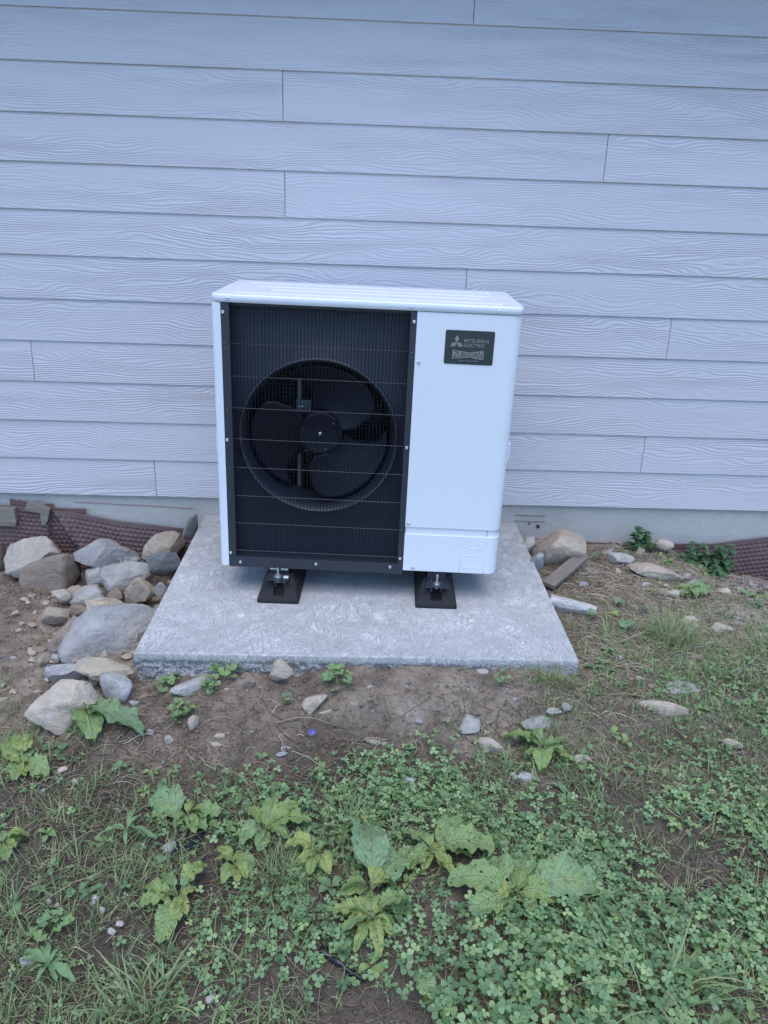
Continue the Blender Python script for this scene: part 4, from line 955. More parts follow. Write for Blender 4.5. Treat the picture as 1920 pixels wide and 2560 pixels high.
# fan: hub disc, collar and three swept blades
fan = empty('fan', (FC[0]+.002, .10, FC[1]+.001)); fan.parent = hp
mb = MB(); mb.rings([[(r*math.cos(2*math.pi*i/48), y, r*math.sin(2*math.pi*i/48)) for i in range(48)] for r, y in ((.078, .055), (.082, .045), (.083, .008), (.082, -.006), (.079, -.010), (.070, -.011), (.066, -.009), (.02, -.0085))]); hub = mb.build('hub', M['fan'], fan, smooth=True)
mb = MB(); mb.rings([[(r*math.cos(2*math.pi*i/20), y, r*math.sin(2*math.pi*i/20)) for i in range(20)] for r, y in ((.0075, -.0085), (.0075, -.0125), (.0055, -.0145), (.0015, -.015))]); mb.build('shaft_nut', M['zinc'], hub, smooth=True)
MB().box(-.0008, .0008, -.0156, -.0148, -.005, .005).build('nut_slot', M['coil'], hub)
for a in (40, 165, 290): MB().cyl((.062*math.cos(math.radians(a)), -.0105, .062*math.sin(math.radians(a))), .003, .001, 'y', 10).build('hub_dimple', M['dull'], hub)
def interp(t, kn):
    for (a, va), (b, vb) in zip(kn[:-1], kn[1:]):
        if t <= b: u = (t-a)/(b-a); u = u*u*(3-2*u); return va+(vb-va)*u
    return kn[-1][1]
UP = [(0, -2), (.25, -12), (.45, -13), (.7, -9), (1, 4)]; LO = [(0, -104), (.3, -107), (.6, -99), (.85, -93), (1, -82)]
def blade():
    V = []; F = []; nr, na = 16, 22
    for i in range(nr+1):
        t = i/nr; r = .078+(.252-.078)*t; a1 = interp(t, UP); a0 = interp(t, LO)
        for j in range(na+1):
            s = j/na; e = math.sin(math.pi*s)**.4; rr_ = r if i < nr else r
            a = math.radians(a0+(a1-a0)*s); y = -.035+.085*s*(1-.25*t)-.012*t*math.sin(math.pi*s)
            if t > .8: rr_ = r-.012*(t-.8)/.2*(abs(2*s-1))**4
            V.append((rr_*math.cos(a), y, rr_*math.sin(a)))
    for i in range(nr):
        for j in range(na): q = i*(na+1)+j; F.append((q, q+1, q+na+2, q+na+1))
    return V, F
bV, bF = blade(); bme = pymesh('blade', bV, bF); bme.materials.append(M['fan'])
for k in range(3):
    o = link('blade', bme, None, fan, smooth=True); o.rotation_euler = (0, math.radians(-120*k), 0)
    m = o.modifiers.new('solid', 'SOLIDIFY'); m.thickness = .0035; m.offset = 0
# grille: cross wires one by one, the thin uprights joined
for zc in (.9455, .833, .720, .607, .493, .385, .275, .166, .053):
    MB().tube([(.050, .0145, zc), (.676, .0145, zc)], .00125, 6).build('cross_wire', M['crosswire'], hp)
MB().tube([(.066, .036, .9565), (.664, .036, .9565)], .00125, 6).build('cross_wire', M['crosswire'], hp)
mb = MB()
for i in range(50):
    x = .0635+i*(.667-.0635)/49+random.uniform(-.0004, .0004); mb.tube([(x, .040, .9570), (x, .013, .9490), (x+random.uniform(-.0008, .0008), .012, .5), (x, .013, .046), (x, .040, .036)], .00125, 5)
tag(mb.build('grille', M['wire'], hp), kind='stuff')
# screws
mb = MB(); mb.rings([[(r*math.cos(2*math.pi*i/16), y, r*math.sin(2*math.pi*i/16)) for i in range(16)] for r, y in ((.0062, 0), (.0062, -.0012), (.0050, -.0026), (.0030, -.0030), (.0022, -.0018))])
sc0 = mb.build('screw', M['zinc'], hp, smooth=True); first = True
scr = [U(.062, .983, -.003), U(.678, .975, -.003), U(.973, .971, -.003), U(.045, .939), U(.690, .929), U(.041, .491), U(.684, .486), U(.035, .047), U(.678, .048),
       U(.071, .009), U(.359, .012), U(.641, .011), U(.712, .792), U(.703, .192), U(.728, .011)]
scr = [(x, y, z) for x, y, z in scr]
for i, p in enumerate(scr):
    o = sc0 if i == 0 else sc0.copy()
    if i: COL.objects.link(o)
    o.location = p; o.parent = hp
tiny = [U(.046, .837), U(.048, .816), U(.046, .6), U(.043, .384), U(.041, .275), U(.688, .826), U(.686, .808), U(.683, .593), U(.679, .38), U(.678, .166)]
mt = MB().cyl((0, -.0006, 0), .0028, .0012, 'y', 10); t0 = mt.build('rivet', M['dull'], hp)
for i, p in enumerate(tiny):
    o = t0 if i == 0 else t0.copy()
    if i: COL.objects.link(o)
    o.location = p; o.parent = hp
# grips on both sides
MB().box(BL-.012, BL+.002, .05, .13, .43, .50).build('side_grip', M['white'], hp, bevel=.004)
MB().box(BR-.002, BR+.012, .06, .14, .44, .51).build('side_grip', M['white'], hp, bevel=.004)
MB().prism([(BL+.012, .47), (BR-.012, .47), (BR-.012, .484), (BL+.012, .484)], .006, .97).build('rear_panel', M['white'], hp)
# nameplate
NX0, NX1, NZ0, NZ1 = .7895, .9565, .8005, .9155
np_ = MB(); np_.rings([[(x, y, z) for x, z in rrect(NX0+i, NX1-i, NZ0+i, NZ1-i, .006, 5)] for y, i in ((.0, 0), (-.0014, 0), (-.002, .0007))]); npl = np_.build('nameplate', M['plate'], hp)
def nfrac(u, v, y=-.0023): return (NX0+u*(NX1-NX0), y, NZ1-v*(NZ1-NZ0))
def word(text, u0, u1, v0, v1, shear=0, fn=None, mat='silver', y=-.0022, font_off=.0):
    cu = bpy.data.curves.new('lettering', 'FONT'); cu.body = text; cu.size = 1; cu.extrude = .0; cu.shear = shear; cu.offset = font_off
    to = bpy.data.objects.new('tmp', cu); COL.objects.link(to); bpy.context.view_layer.update()
    me = bpy.data.meshes.new_from_object(to); bpy.data.objects.remove(to)
    co = np.zeros(len(me.vertices)*3, np.float32); me.vertices.foreach_get('co', co); co = co.reshape(-1, 3)
    mn, mx = co.min(0), co.max(0); u = (co[:, 0]-mn[0])/(mx[0]-mn[0]); v = (co[:, 1]-mn[1])/(mx[1]-mn[1])
    if fn: vv0, vv1 = fn(u)
    else: vv0, vv1 = v0, v1
    U_ = u0+(u1-u0)*u; V_ = vv1+(vv0-vv1)*v
    out = np.stack([NX0+U_*(NX1-NX0), np.full(len(u), y), NZ1-V_*(NZ1-NZ0)], -1); me.vertices.foreach_set('co', out.astype(np.float32).ravel()); me.update(); me.materials.clear()
    return link('lettering', me, M[mat], npl)
word('MITSUBISHI', .385, .885, .245, .348, font_off=.003); word('ELECTRIC', .385, .815, .377, .480, font_off=.003)
for P in (((.236, .142), (.283, .253), (.236, .365), (.189, .253)), ((.236, .365), (.206, .478), (.105, .478), (.150, .365)), ((.236, .365), (.322, .365), (.367, .478), (.266, .478))):
    MB().prism([(NX0+u*(NX1-NX0), NZ1-v*(NZ1-NZ0)) for u, v in P], -.0026, -.0018, 'y').build('diamond_emblem', M['silver'], npl)
bow = [(.165, .575), (.49, .635), (.805, .575), (.805, .845), (.49, .785), (.165, .845)]
MB().prism([(NX0+u*(NX1-NX0), NZ1-v*(NZ1-NZ0)) for u, v in bow], -.0024, -.0018, 'y').build('bow_tie_panel', M['silver'], npl)
word('ZUBADAN', .19, .78, 0, 0, fn=lambda u: (.598+.055*(1-np.abs(2*u-1)), .822-.055*(1-np.abs(2*u-1))), mat='plate', y=-.0027, font_off=.006)
word('New Generation', .31, .70, .862, .905, shear=.3)
# feet of the casing: folded brackets, each with bolt, nut and washer
for bx in (.216, .822):
    by = -.018; zb = -.036
    fb = MB().box(bx-.044, bx+.044, -.048, .30, zb-.003, zb).add(*(lambda m: (m.V, m.F))(MB().box(bx-.036, bx+.036, .018, .030, zb, -.006))).build('foot_bracket', M['frame'], hp, bevel=.001)
    mb = MB(); mb.cyl((bx, by, zb+.0003), .0165, .002, 'z', 24); w = mb.build('washer', M['zinc'], fb, smooth=False)
    mb = MB(); mb.cyl((bx, by, zb+.0024), .0092, .008, 'z', 6); mb.build('nut', M['zinc'], fb)
    mb = MB(); mb.cyl((bx, by, zb-.02), .0048, .058, 'z', 12); mb.build('bolt', M['galv'], fb)
    if bx < .5:
        MB().box(bx-.036, bx-.004, .0168, .0178, zb+.012, zb+.026).build('sticker', M['sticker'], fb); MB().box(bx+.006, bx+.034, .0168, .0178, zb+.012, zb+.026).build('sticker', M['sticker'], fb)
        MB().box(bx+.022, bx+.040, -.030, -.010, zb+.0004, zb+.0012).build('sticker', M['sticker'], fb)

# ------------------------------------------------------------------ rubber feet the unit rests on
def foot():
    r = empty('rubber_foot')
    H = .083; xs = [-.0785, -.076, -.066, -.052, -.044, -.024, -.0205, -.02, .02, .0205, .024, .044, .052, .066, .076, .0785]; ys = [-.001, .0, .003, .012, .03, .05, .075, .095, .11, .13, .2, .35, .45, .52, .54, .56, .60, .603]
    def zf(x, y):
        ex = (.0785-abs(x)); ey = min(y+.001, .603-y)
        base = .016 if ex > 1e-4 and ey > 1e-4 else .0
        if ex <= 1e-4 or ey <= .0011: return .010
        z = min(H, .016+ex*2.0, .014+ey*.72)
        if abs(x) < .0202 and y > .018 and y < .58: z = min(z, max(.022, min(z, H)-.03))
        return z
    V = []; F = []; nx_, ny_ = len(xs), len(ys)
    for y in ys:
        for x in xs:
            # rounded plan corners
            cx = x; cy = y
            if abs(x) > .0755 and (y < .002 or y > .601): cx = x*.94
            V.append((cx, cy, zf(x, y)))
    for j in range(ny_-1):
        for i in range(nx_-1): q = j*nx_+i; F.append((q, q+1, q+nx_+1, q+nx_))
    per = [i for i in range(nx_)] + [j*nx_+nx_-1 for j in range(1, ny_)] + [(ny_-1)*nx_+i for i in range(nx_-2, -1, -1)] + [j*nx_ for j in range(ny_-2, 0, -1)]
    n0 = len(V); V += [(V[i][0], V[i][1], 0) for i in per]
    for k in range(len(per)): a = per[k]; b = per[(k+1) % len(per)]; F.append((a, n0+k, n0+(k+1) % len(per), b))
    F.append(tuple(range(n0, n0+len(per))))
    me = pymesh('block', V, F); bm = bmesh.new(); bm.from_mesh(me); bmesh.ops.recalc_face_normals(bm, faces=bm.faces); bm.to_mesh(me); bm.free()
    link('block', me, M['rubber'], r, bevel=.0025)
    # galvanised C channel let into the top: its open end faces front
    t = .0016; w = .0195; z0, z1 = H-.045, H+.0005; mb = MB(); y0, y1 = .062, .58
    mb.box(-w, -w+t, y0, y1, z0, z1); mb.box(w-t, w, y0, y1, z0, z1); mb.box(-w+t, w-t, y0, y1, z0+.018, z0+.018+t)
    mb.box(-w+t, -w+.006, y0, y1, z0, z0+t); mb.box(w-.006, w-t, y0, y1, z0, z0+t)
    mb.build('steel_channel', M['galv'], r)
    return r
def place_foot(o, x, y, rz): o.location = (x, y, SZ+.001); o.rotation_euler = (0, 0, rz)
f1 = foot(); place_foot(f1, .219, -.083, -.0355); tag(f1, 'black rubber foot under the fan side of the heat pump, the left one', 'rubber foot', 'rubber feet under the heat pump')
f2 = f1.copy(); COL.objects.link(f2)
for ch in list(f1.children): c = ch.copy(); COL.objects.link(c); c.parent = f2
place_foot(f2, .818, -.097, -.0355); f2['label'] = 'black rubber foot under the white panel side of the heat pump, the right one'

# ------------------------------------------------------------------ dimpled foundation membrane
def membrane(x0, x1, topf, z_bot, yf, label, slant=0, nx_=None, ruff=None):
    st = .0042; xs = np.arange(x0, x1, st); nz = 96; V = np.zeros((nz, len(xs), 3)); t = np.linspace(0, 1, nz)
    for j in range(nz):
        X = xs + slant*(t[j])*np.clip(1-(xs-x0)/.3, 0, 1)
        top = topf(X); Z = top + (z_bot-top)*t[j]; D = top-Z
        p = .0235; row = np.floor(D/p*1.12); u = X/p + .5*(row % 2); uu = u-np.floor(u)-.5; vv = D/p*1.12-row-.5
        dim = np.exp(-((uu**2+vv**2)/.05))*.0075*np.clip((D-.012)*70, 0, 1)
        Y = yf(X, t[j]) - .004 + dim + .010*fbm(X*7, np.full_like(X, t[j]*2), 2, 12)
        if ruff: Y = Y - ruff(X, t[j])
        V[j] = np.stack([X, Y, Z], -1)
    ii = np.arange(V.shape[0]*V.shape[1]).reshape(V.shape[:2]); F = np.stack([ii[:-1, :-1], ii[1:, :-1], ii[1:, 1:], ii[:-1, 1:]], -1).reshape(-1, 4)
    o = link('dimple_membrane', npmesh('dimple_membrane', V.reshape(-1, 3), F), M['memb'], smooth=True)
    m = o.modifiers.new('solid', 'SOLIDIFY'); m.thickness = .0012
    return tag(o, label, 'membrane', 'brown dimpled foundation membranes')
membrane(-1.9, -.78, lambda x: -.083-.016*np.clip((x+1.13)/.17, 0, 1)+.004*fbm(x*11, x*0, 2, 2), -.46, lambda x, t: .752-.05*t+.022*(x > -.957), 'left sheet of brown dimpled membrane behind the timber block')
membrane(-.935, -.255, lambda x: np.interp(x, [-.935, -.85, -.634, -.317, -.25], [-.102, -.118, -.158, -.190, -.194])+.003*fbm(x*9, x*0, 2, 6), -.47, lambda x, t: .768-.075*t+0*x,
         'brown dimpled membrane with a crumpled left edge, between two stakes and the slab', slant=.24, ruff=lambda x, t: .016*np.exp(-((x+.93-.24*t)/.035)**2)*(1+1.2*fbm(x*60, np.full_like(x, t*9), 3, 8)))
membrane(1.30, 3.6, lambda x: np.interp(x, [1.3, 1.7, 2.05, 2.25, 2.53, 3.0, 3.6], [-.214, -.216, -.214, -.208, -.164, -.12, -.10]), -.50, lambda x, t: .770-.06*t*np.clip((x-2.0)/.4, 0, 1), 'brown dimpled membrane at the right edge behind the nettles')
# strip of membrane top showing behind the stakes
xs = np.linspace(-1.135, -.93, 24); V = []; 
for j, t in enumerate((0, .5, 1)): V += [(x, .770-.004*t+.003*math.sin(x*60), -.058-.02*(x+1.135)/.2-.035*t-.01*random.random()*(t == 0)) for x in xs]
F = [(j*24+i, j*24+i+1, (j+1)*24+i+1, (j+1)*24+i) for j in range(2) for i in range(23)]
tag(link('membrane_strip', pymesh('membrane_strip', V, F), M['memb'], smooth=True), 'narrow torn strip of brown membrane above the left sheet, beside the timber block', 'membrane')
def stake(name, pts, y0, y1, mat, label, bev=.002):
    mb = MB(); mb.prism(pts, y0, y1, 'y'); return tag(mb.build(name, mat, bevel=bev), label, 'timber')
stake('timber_block', [(-1.32, -.085), (-1.094, -.088), (-1.092, -.155), (-1.10, -.178), (-1.32, -.172)], .712, .742, M['woodold'], 'grey weathered timber block over the membrane at the left photo edge')
mb = MB(); mb.prism([(-1.04, -.067), (-1.005, -.058), (-.935, -.092), (-.952, -.152), (-.967, -.178), (-.985, -.172), (-.985, -.115), (-1.055, -.103)], .728, .752, 'y')
tag(mb.build('broken_stake', M['woodold'], bevel=.003), 'broken splintered stake top where the two membranes meet', 'timber')

# ------------------------------------------------------------------ rocks
def icosphere(sub):
    bm = bmesh.new(); bmesh.ops.create_icosphere(bm, subdivisions=sub, radius=1); V = np.array([v.co[:] for v in bm.verts]); F = np.array([[v.index for v in f.verts] for f in bm.faces]); bm.free(); return V, F
ICO = {k: icosphere(k) for k in (1, 2, 3, 4, 5)}
def noise3(P, seed, sc):
    return fbm(P[:, 0]*sc+seed*1.3, P[:, 1]*sc+P[:, 2]*sc*.7, 3, seed) + fbm(P[:, 2]*sc+seed, P[:, 0]*sc-P[:, 1]*sc*.6, 3, seed+9)
def rock_mesh(name, a, b, c, seed, facets, sub):
    V, F = ICO[sub]; P = V.copy(); r = np.random.default_rng(seed*17+3)
    ang = min(1, facets/8)
    P = np.sign(P)*np.abs(P)**(1-.22*ang)                       # a little boxy
    for k in range(6+facets*2):
        n = r.normal(size=3); n /= np.linalg.norm(n); d = r.uniform(.54-.022*facets, .90) if facets > 2 else r.uniform(.86, .98)
        dd = P @ n; over = np.clip(dd-d, 0, None); P -= (over*(.94 if facets > 5 else .8))[:, None]*n
    P += V*(noise3(P, seed, 1.3)*.16)[:, None] + V*(noise3(P, seed+5, 4.5)*.05)[:, None]
    if sub >= 4: P += V*(noise3(P, seed+7, 13)*.028)[:, None]
    mn, mx = P.min(0), P.max(0); P = (P-(mn+mx)/2)/((mx-mn)/2)*np.array([a, b, c])
    return npmesh(name, P, F)
CATN = {}
for (x, y, z, a, b, c, yaw, mat, fac, sid, lab) in ROCKS:
    if fac > 2 and mat != 'boulder': fac = min(10, fac+1)
    size = max(a, b, c); sub = 5 if size > .07 else (4 if size > .035 else 3)
    nm = 'boulder' if size > .10 else ('stone' if size > .018 else 'pebble')
    me = rock_mesh(nm, a, b, c, sid, fac, sub); o = link(nm, me, RM[mat], smooth=True)
    tilt = .0 if size > .1 else random.uniform(-.12, .12)
    o.location = (x, y, z); o.rotation_euler = (tilt, tilt*.7, math.radians(yaw)); tag(o, lab, 'stone' if nm != 'boulder' else 'boulder', 'loose stones around the slab')

# ------------------------------------------------------------------ scattered gravel, straw and ground cover (uncountable)
def sample(n, wf, lo=(-2.2, -2.3), hi=(3.2, .74)):
    X = rng.uniform(lo[0], hi[0], n); Y = rng.uniform(lo[1], hi[1], n); w = wf(X, Y)
    inside = (X > SX0-.01) & (X < SX1+.01) & (Y > SY0-.01)
    k = (rng.uniform(0, 1, n) < w) & ~inside; return X[k], Y[k]
def batch(TV, TF, pos, mats, uv=None, tone=None):
    """instances of a template as one mesh: mats (n,3,3)"""
    n = len(pos); k = len(TV); V = np.einsum('nij,kj->nki', mats, TV) + pos[:, None, :]; F = (TF[None]+np.arange(n)[:, None, None]*k)
    return V.reshape(-1, 3), F.reshape(-1, TF.shape[1]), (np.tile(uv, (n, 1)) if uv is not None else None), (np.repeat(tone, k) if tone is not None else None)
def rotz(a):
    c, s = np.cos(a), np.sin(a); z = np.zeros_like(a); o = z+1; return np.stack([np.stack([c, -s, z], -1), np.stack([s, c, z], -1), np.stack([z, z, o], -1)], -2)
def roty(a):
    c, s = np.cos(a), np.sin(a); z = np.zeros_like(a); o = z+1; return np.stack([np.stack([c, z, s], -1), np.stack([z, o, z], -1), np.stack([-s, z, c], -1)], -2)
def rotx(a):
    c, s = np.cos(a), np.sin(a); z = np.zeros_like(a); o = z+1; return np.stack([np.stack([o, z, z], -1), np.stack([z, c, -s], -1), np.stack([z, s, c], -1)], -2)
def pebbles():
    Vs = []; Fs = []; Ts = []; off = 0
    for v in range(5):
        X, Y = sample(9000, lambda x, y: .10+.85*gravel_amount(x, y) - .05*(map_val(CLOVER_MAP, x, y) > 4))
        s = .0022+.009*rng.power(.35, len(X))*(.35+.9*gravel_amount(X, Y)); s = np.clip(s, .002, .013)
        Vt, Ft = ICO[1] if v < 3 else ICO[2]
        r = np.random.default_rng(v); P = Vt*(1+.25*r.normal(size=len(Vt)))[:, None]*np.array([1, .75, .55])
        if v >= 3: k_ = rng.uniform(0, 1, len(X)) < .35; X, Y, s = X[k_], Y[k_], s[k_]*1.35
        m = rotz(rng.uniform(0, 6.28, len(X))) @ rotx(rng.normal(0, .3, len(X))); m = m*s[:, None, None]
        pos = np.stack([X, Y, ground_z(X, Y)+s*.15], -1); V, F, _, T = batch(P, Ft, pos, m, None, rng.uniform(0, 1, len(X))); Vs.append(V); Fs.append(F+off); Ts.append(T); off += len(V)
    n = NT('gravel'); t = n.attr('tone'); n.base(n.ramp(t, [(0, (.085, .075, .065)), (.6, (.18, .165, .15)), (.9, (.27, .26, .245)), (1, (.42, .42, .41))]), .9, 0, .2); n.bump(n.noise(n.coord('Object'), 300, 3), .5, .002)
    tag(link('gravel', npmesh('gravel', np.concatenate(Vs), np.concatenate(Fs), tone=np.concatenate(Ts)), n.m, smooth=False), 'scattered small gravel and grit on the brown soil', 'gravel', kind='stuff')
pebbles()
def rubble():
    """small broken stones filling the gaps of the pile"""
    Vs = []; Fs = []; off = 0
    for k in range(130):
        t = rng.uniform(0, 1); x = -.30-.62*rng.uniform(0, 1)**1.2; y = rng.uniform(-.45, .62)
        if x < -.62 and y < .0: x += .2
        s = rng.uniform(.010, .026); V, F = ICO[3]; me_r = np.random.default_rng(k); P = V.copy()
        for q in range(14):
            n_ = me_r.normal(size=3); n_ /= np.linalg.norm(n_); dd = P @ n_; P -= (np.clip(dd-me_r.uniform(.45, .85), 0, None)*.95)[:, None]*n_
        P = P*np.array([1, me_r.uniform(.6, .9), me_r.uniform(.5, .8)])*s; a = me_r.uniform(0, 6.28); c_, s_ = math.cos(a), math.sin(a); P = P @ np.array([[c_, s_, 0], [-s_, c_, 0], [0, 0, 1]])
        Vs.append(P+np.array([x, y, float(ground_z(x, y))+s*.35])); Fs.append(F+off); off += len(P)
    tag(link('rubble', npmesh('rubble', np.concatenate(Vs), np.concatenate(Fs)), RM['tan'], smooth=True), 'small broken stones filling the gaps between the boulders', 'rubble', kind='stuff')
rubble()

def crumbs():
    Vs = []; Fs = []; off = 0
    for v in range(4):
        X, Y = sample(16000, lambda x, y: np.clip(.25+1.0*vnoise(x*4, y*4, 33+v)*vnoise(x*13, y*13, 5)*1.6, 0, 1), lo=(-2.0, -1.9), hi=(3.0, .74))
        s = .0018+.0080*rng.power(.3, len(X)); Vt, Ft = ICO[1]; r = np.random.default_rng(v+50); P = Vt*(1+.3*r.normal(size=len(Vt)))[:, None]
        m = rotz(rng.uniform(0, 6.28, len(X))) @ rotx(rng.uniform(0, 3, len(X))); m = m*s[:, None, None]; V, F, _, _ = batch(P, Ft, np.stack([X, Y, ground_z(X, Y)+s*.1], -1), m); Vs.append(V); Fs.append(F+off); off += len(V)
    V = np.concatenate(Vs); tag(link('soil_crumbs', npmesh('soil_crumbs', V, np.concatenate(Fs), tone=.6*gravel_amount(V[:, 0], V[:, 1])), M['soil']), 'crumbs and small clods of soil lying on the ground', 'soil crumbs', kind='stuff')
crumbs()

# clover: three folded leaflets on a thin stalk
def clover():
    H = [(0, 0, 0), (.5, 0, 0), (.93, 0, 0)]; side = [(.28, .30), (.68, .46), (.99, .24)]
    V = [list(p) for p in H] + [[x, y, .16*y] for x, y in side] + [[x, -y, .16*y] for x, y in side]
    F = [(0, 1, 3), (1, 4, 3), (1, 2, 4), (2, 5, 4), (0, 6, 1), (1, 6, 7), (1, 7, 2), (2, 7, 8)]
    V = np.array(V, float); F = np.array(F); UV = V[:, :2].copy()
    X, Y = sample(175000, lambda x, y: np.clip((np.clip(map_val(CLOVER_MAP, x, y)-.6, 0, 9)/8.4)**1.35*np.clip(1.9*vnoise(x*5, y*5, 50) + .9*vnoise(x*14, y*14, 51) - .58, .02, 1), 0, 1)*(1-.45*np.clip((-y-1.28)/.22, 0, 1)*np.exp(-((x-.95)/.5)**2)))
    n = len(X); big = np.clip((-Y-1.28)/.22, 0, 1)*np.exp(-((X-.95)/.5)**2)
    size = (.0060+.0070*rng.uniform(0, 1, n))*(1+.6*big)
    hgt = (.008+.032*rng.uniform(0, 1, n))*(1+.9*big)*(.6+.4*map_val(CLOVER_MAP, X, Y)/9)
    gz = ground_z(X, Y); tone = np.clip(.45+.22*rng.normal(size=n)+.25*(vnoise(X*4, Y*4, 61)-.5), 0, 1)
    Vs, Fs, Us, Ts = [], [], [], []; off = 0; az = rng.uniform(0, 6.28, n); tilt = rotx(rng.normal(0, .28, n)) @ roty(rng.normal(0, .28, n))
    for k in range(3):
        m = tilt @ rotz(az+k*2.0944+rng.normal(0, .12, n)) @ roty(rng.uniform(-.35, .25, n)); m = m*size[:, None, None]
        v, f, u, t = batch(V, F, np.stack([X, Y, gz+hgt], -1), m, UV, np.clip(tone+rng.normal(0, .06, n), 0, 1)); Vs.append(v); Fs.append(f+off); Us.append(u); Ts.append(t); off += len(v)
    # stalks
    SV = np.array([(-.0005, 0, 0), (.0005, 0, 0), (0, 0, 1)]); lean = rng.normal(0, .006, (n, 2)); P0 = np.stack([X, Y, gz+hgt], -1); B0 = np.stack([X+lean[:, 0], Y+lean[:, 1], gz-.003], -1)
    v = np.stack([B0+[-.0006, 0, 0], B0+[.0006, 0, 0], P0], 1).reshape(-1, 3); f = np.arange(len(v)).reshape(-1, 3)
    Vs.append(v); Fs.append(f+off); Us.append(np.zeros((len(v), 2))); Ts.append(np.full(len(v), .75))
    tag(link('clover', npmesh('clover', np.concatenate(Vs), np.concatenate(Fs), np.concatenate(Us), np.concatenate(Ts)), M['clover'], smooth=True), 'dense low clover covering the soil in the foreground', 'clover', kind='stuff')
clover()

def ribbons(X, Y, Z, L, W, az, lean, curl, tone, seg=4, flat=False):
    """curved tapering blades as one mesh"""
    n = len(X); V = np.zeros((n, seg+1, 2, 3)); UV = np.zeros((n, seg+1, 2, 2)); P = np.stack([X, Y, Z], -1); ang = lean.copy(); side = np.stack([-np.sin(az), np.cos(az), np.zeros(n)], -1)
    for j in range(seg+1):
        w = W*(1-(j/seg)**2*.92); V[:, j, 0] = P-side*w[:, None]; V[:, j, 1] = P+side*w[:, None]; UV[:, j, 0] = (j/seg, -.5); UV[:, j, 1] = (j/seg, .5)
        st = (L/seg)[:, None]*np.stack([np.cos(az)*np.sin(ang), np.sin(az)*np.sin(ang), np.cos(ang)], -1); P = P+st; ang = ang+curl/seg; az = az+rng.normal(0, .10, n); side = np.stack([-np.sin(az), np.cos(az), np.zeros(n)], -1)
    base = (np.arange(n)*(seg+1)*2)[:, None]; F = [base+np.array([[2*j, 2*j+1, 2*j+3, 2*j+2]]) for j in range(seg)]
    F = np.stack(F, 1).reshape(-1, 4); return V.reshape(-1, 3), F, UV.reshape(-1, 2), np.repeat(tone, (seg+1)*2)
def clumped(n, Mp, power, per, spread, thr=0.0, seed=0):
    X, Y = sample(n, lambda x, y: np.clip((np.clip(map_val(Mp, x, y)-thr, 0, 9)/9)**power*(.3+1.3*vnoise(x*5, y*5, seed)), 0, 1)); X = np.repeat(X, per); Y = np.repeat(Y, per); X = X+rng.normal(0, spread, len(X)); Y = Y+rng.normal(0, spread, len(Y))
    k = ~((X > SX0-.005) & (X < SX1+.005) & (Y > SY0-.003)) & (Y < .75); return X[k], Y[k]
X, Y = clumped(30000, GRASS_MAP, .9, 7, .012, 0, 81); n = len(X)
v, f, u, t = ribbons(X, Y, ground_z(X, Y)-.003, rng.uniform(.025, .085, n), rng.uniform(.0007, .0018, n), rng.uniform(0, 6.28, n), rng.uniform(.1, 1.2, n), rng.uniform(.3, 1.6, n), np.clip(rng.normal(.5, .22, n), 0, 1))
tag(link('grass', npmesh('grass', v, f, u, t), M['grass']), 'thin grass mixed into the clover and bare soil', 'grass', kind='stuff')

def litter():
    """dead stems and straw lying over the soil"""
    X, Y = clumped(60000, STRAW_MAP, 1.1, 2, .03, 0, 91); n = len(X); seg = 6; L = rng.uniform(.02, .13, n)*(.5+rng.uniform(0, 1, n)**2); az = rng.uniform(0, 6.28, n); W = rng.uniform(.0006, .0017, n); bend = rng.normal(0, 1.0, n)
    V = np.zeros((n, seg+1, 3, 3)); P = np.stack([X, Y], -1); a = az; hump = rng.uniform(0, .018, n)
    for j in range(seg+1):
        z = ground_z(P[:, 0], P[:, 1])+.0015+hump*math.sin(math.pi*j/seg); s = np.stack([-np.sin(a), np.cos(a)], -1)
        c = np.stack([P[:, 0], P[:, 1], z], -1); w = W[:, None]*(1-.5*j/seg)
        V[:, j, 0] = c+np.concatenate([s*w, np.zeros((n, 1))], 1); V[:, j, 1] = c+np.concatenate([-s*w, np.zeros((n, 1))], 1); V[:, j, 2] = c; V[:, j, 2, 2] += 1.5*W
        P = P+np.stack([np.cos(a), np.sin(a)], -1)*(L/seg)[:, None]; a = a+bend/seg+rng.normal(0, .22, n)
    base = (np.arange(n)*(seg+1)*3)[:, None, None]; F = []
    for j in range(seg):
        for q in range(3): F.append([3*j+q, 3*j+(q+1) % 3, 3*j+3+(q+1) % 3, 3*j+3+q])
    F = (np.array(F)[None]+base).reshape(-1, 4); V = V.reshape(-1, 3)
    bad = (V[:, 0] > SX0-.004) & (V[:, 0] < SX1+.004) & (V[:, 1] > SY0-.004); F = F[~bad[F].any(1)]
    m = NT('dead_stems'); tt = m.attr('tone'); m.base(m.ramp(tt, [(0, (.10, .078, .055)), (.5, (.22, .17, .12)), (.85, (.38, .30, .19)), (1, (.52, .45, .33))]), .8, 0, .2)
    tag(link('straw', npmesh('straw', V, F, tone=np.repeat(np.clip(rng.normal(.5, .25, n)+.30*(X > 1.25)*(Y > -.4), 0, 1), (seg+1)*3)), m.m), 'dead stems and straw lying over the soil', 'straw', kind='stuff')
litter()

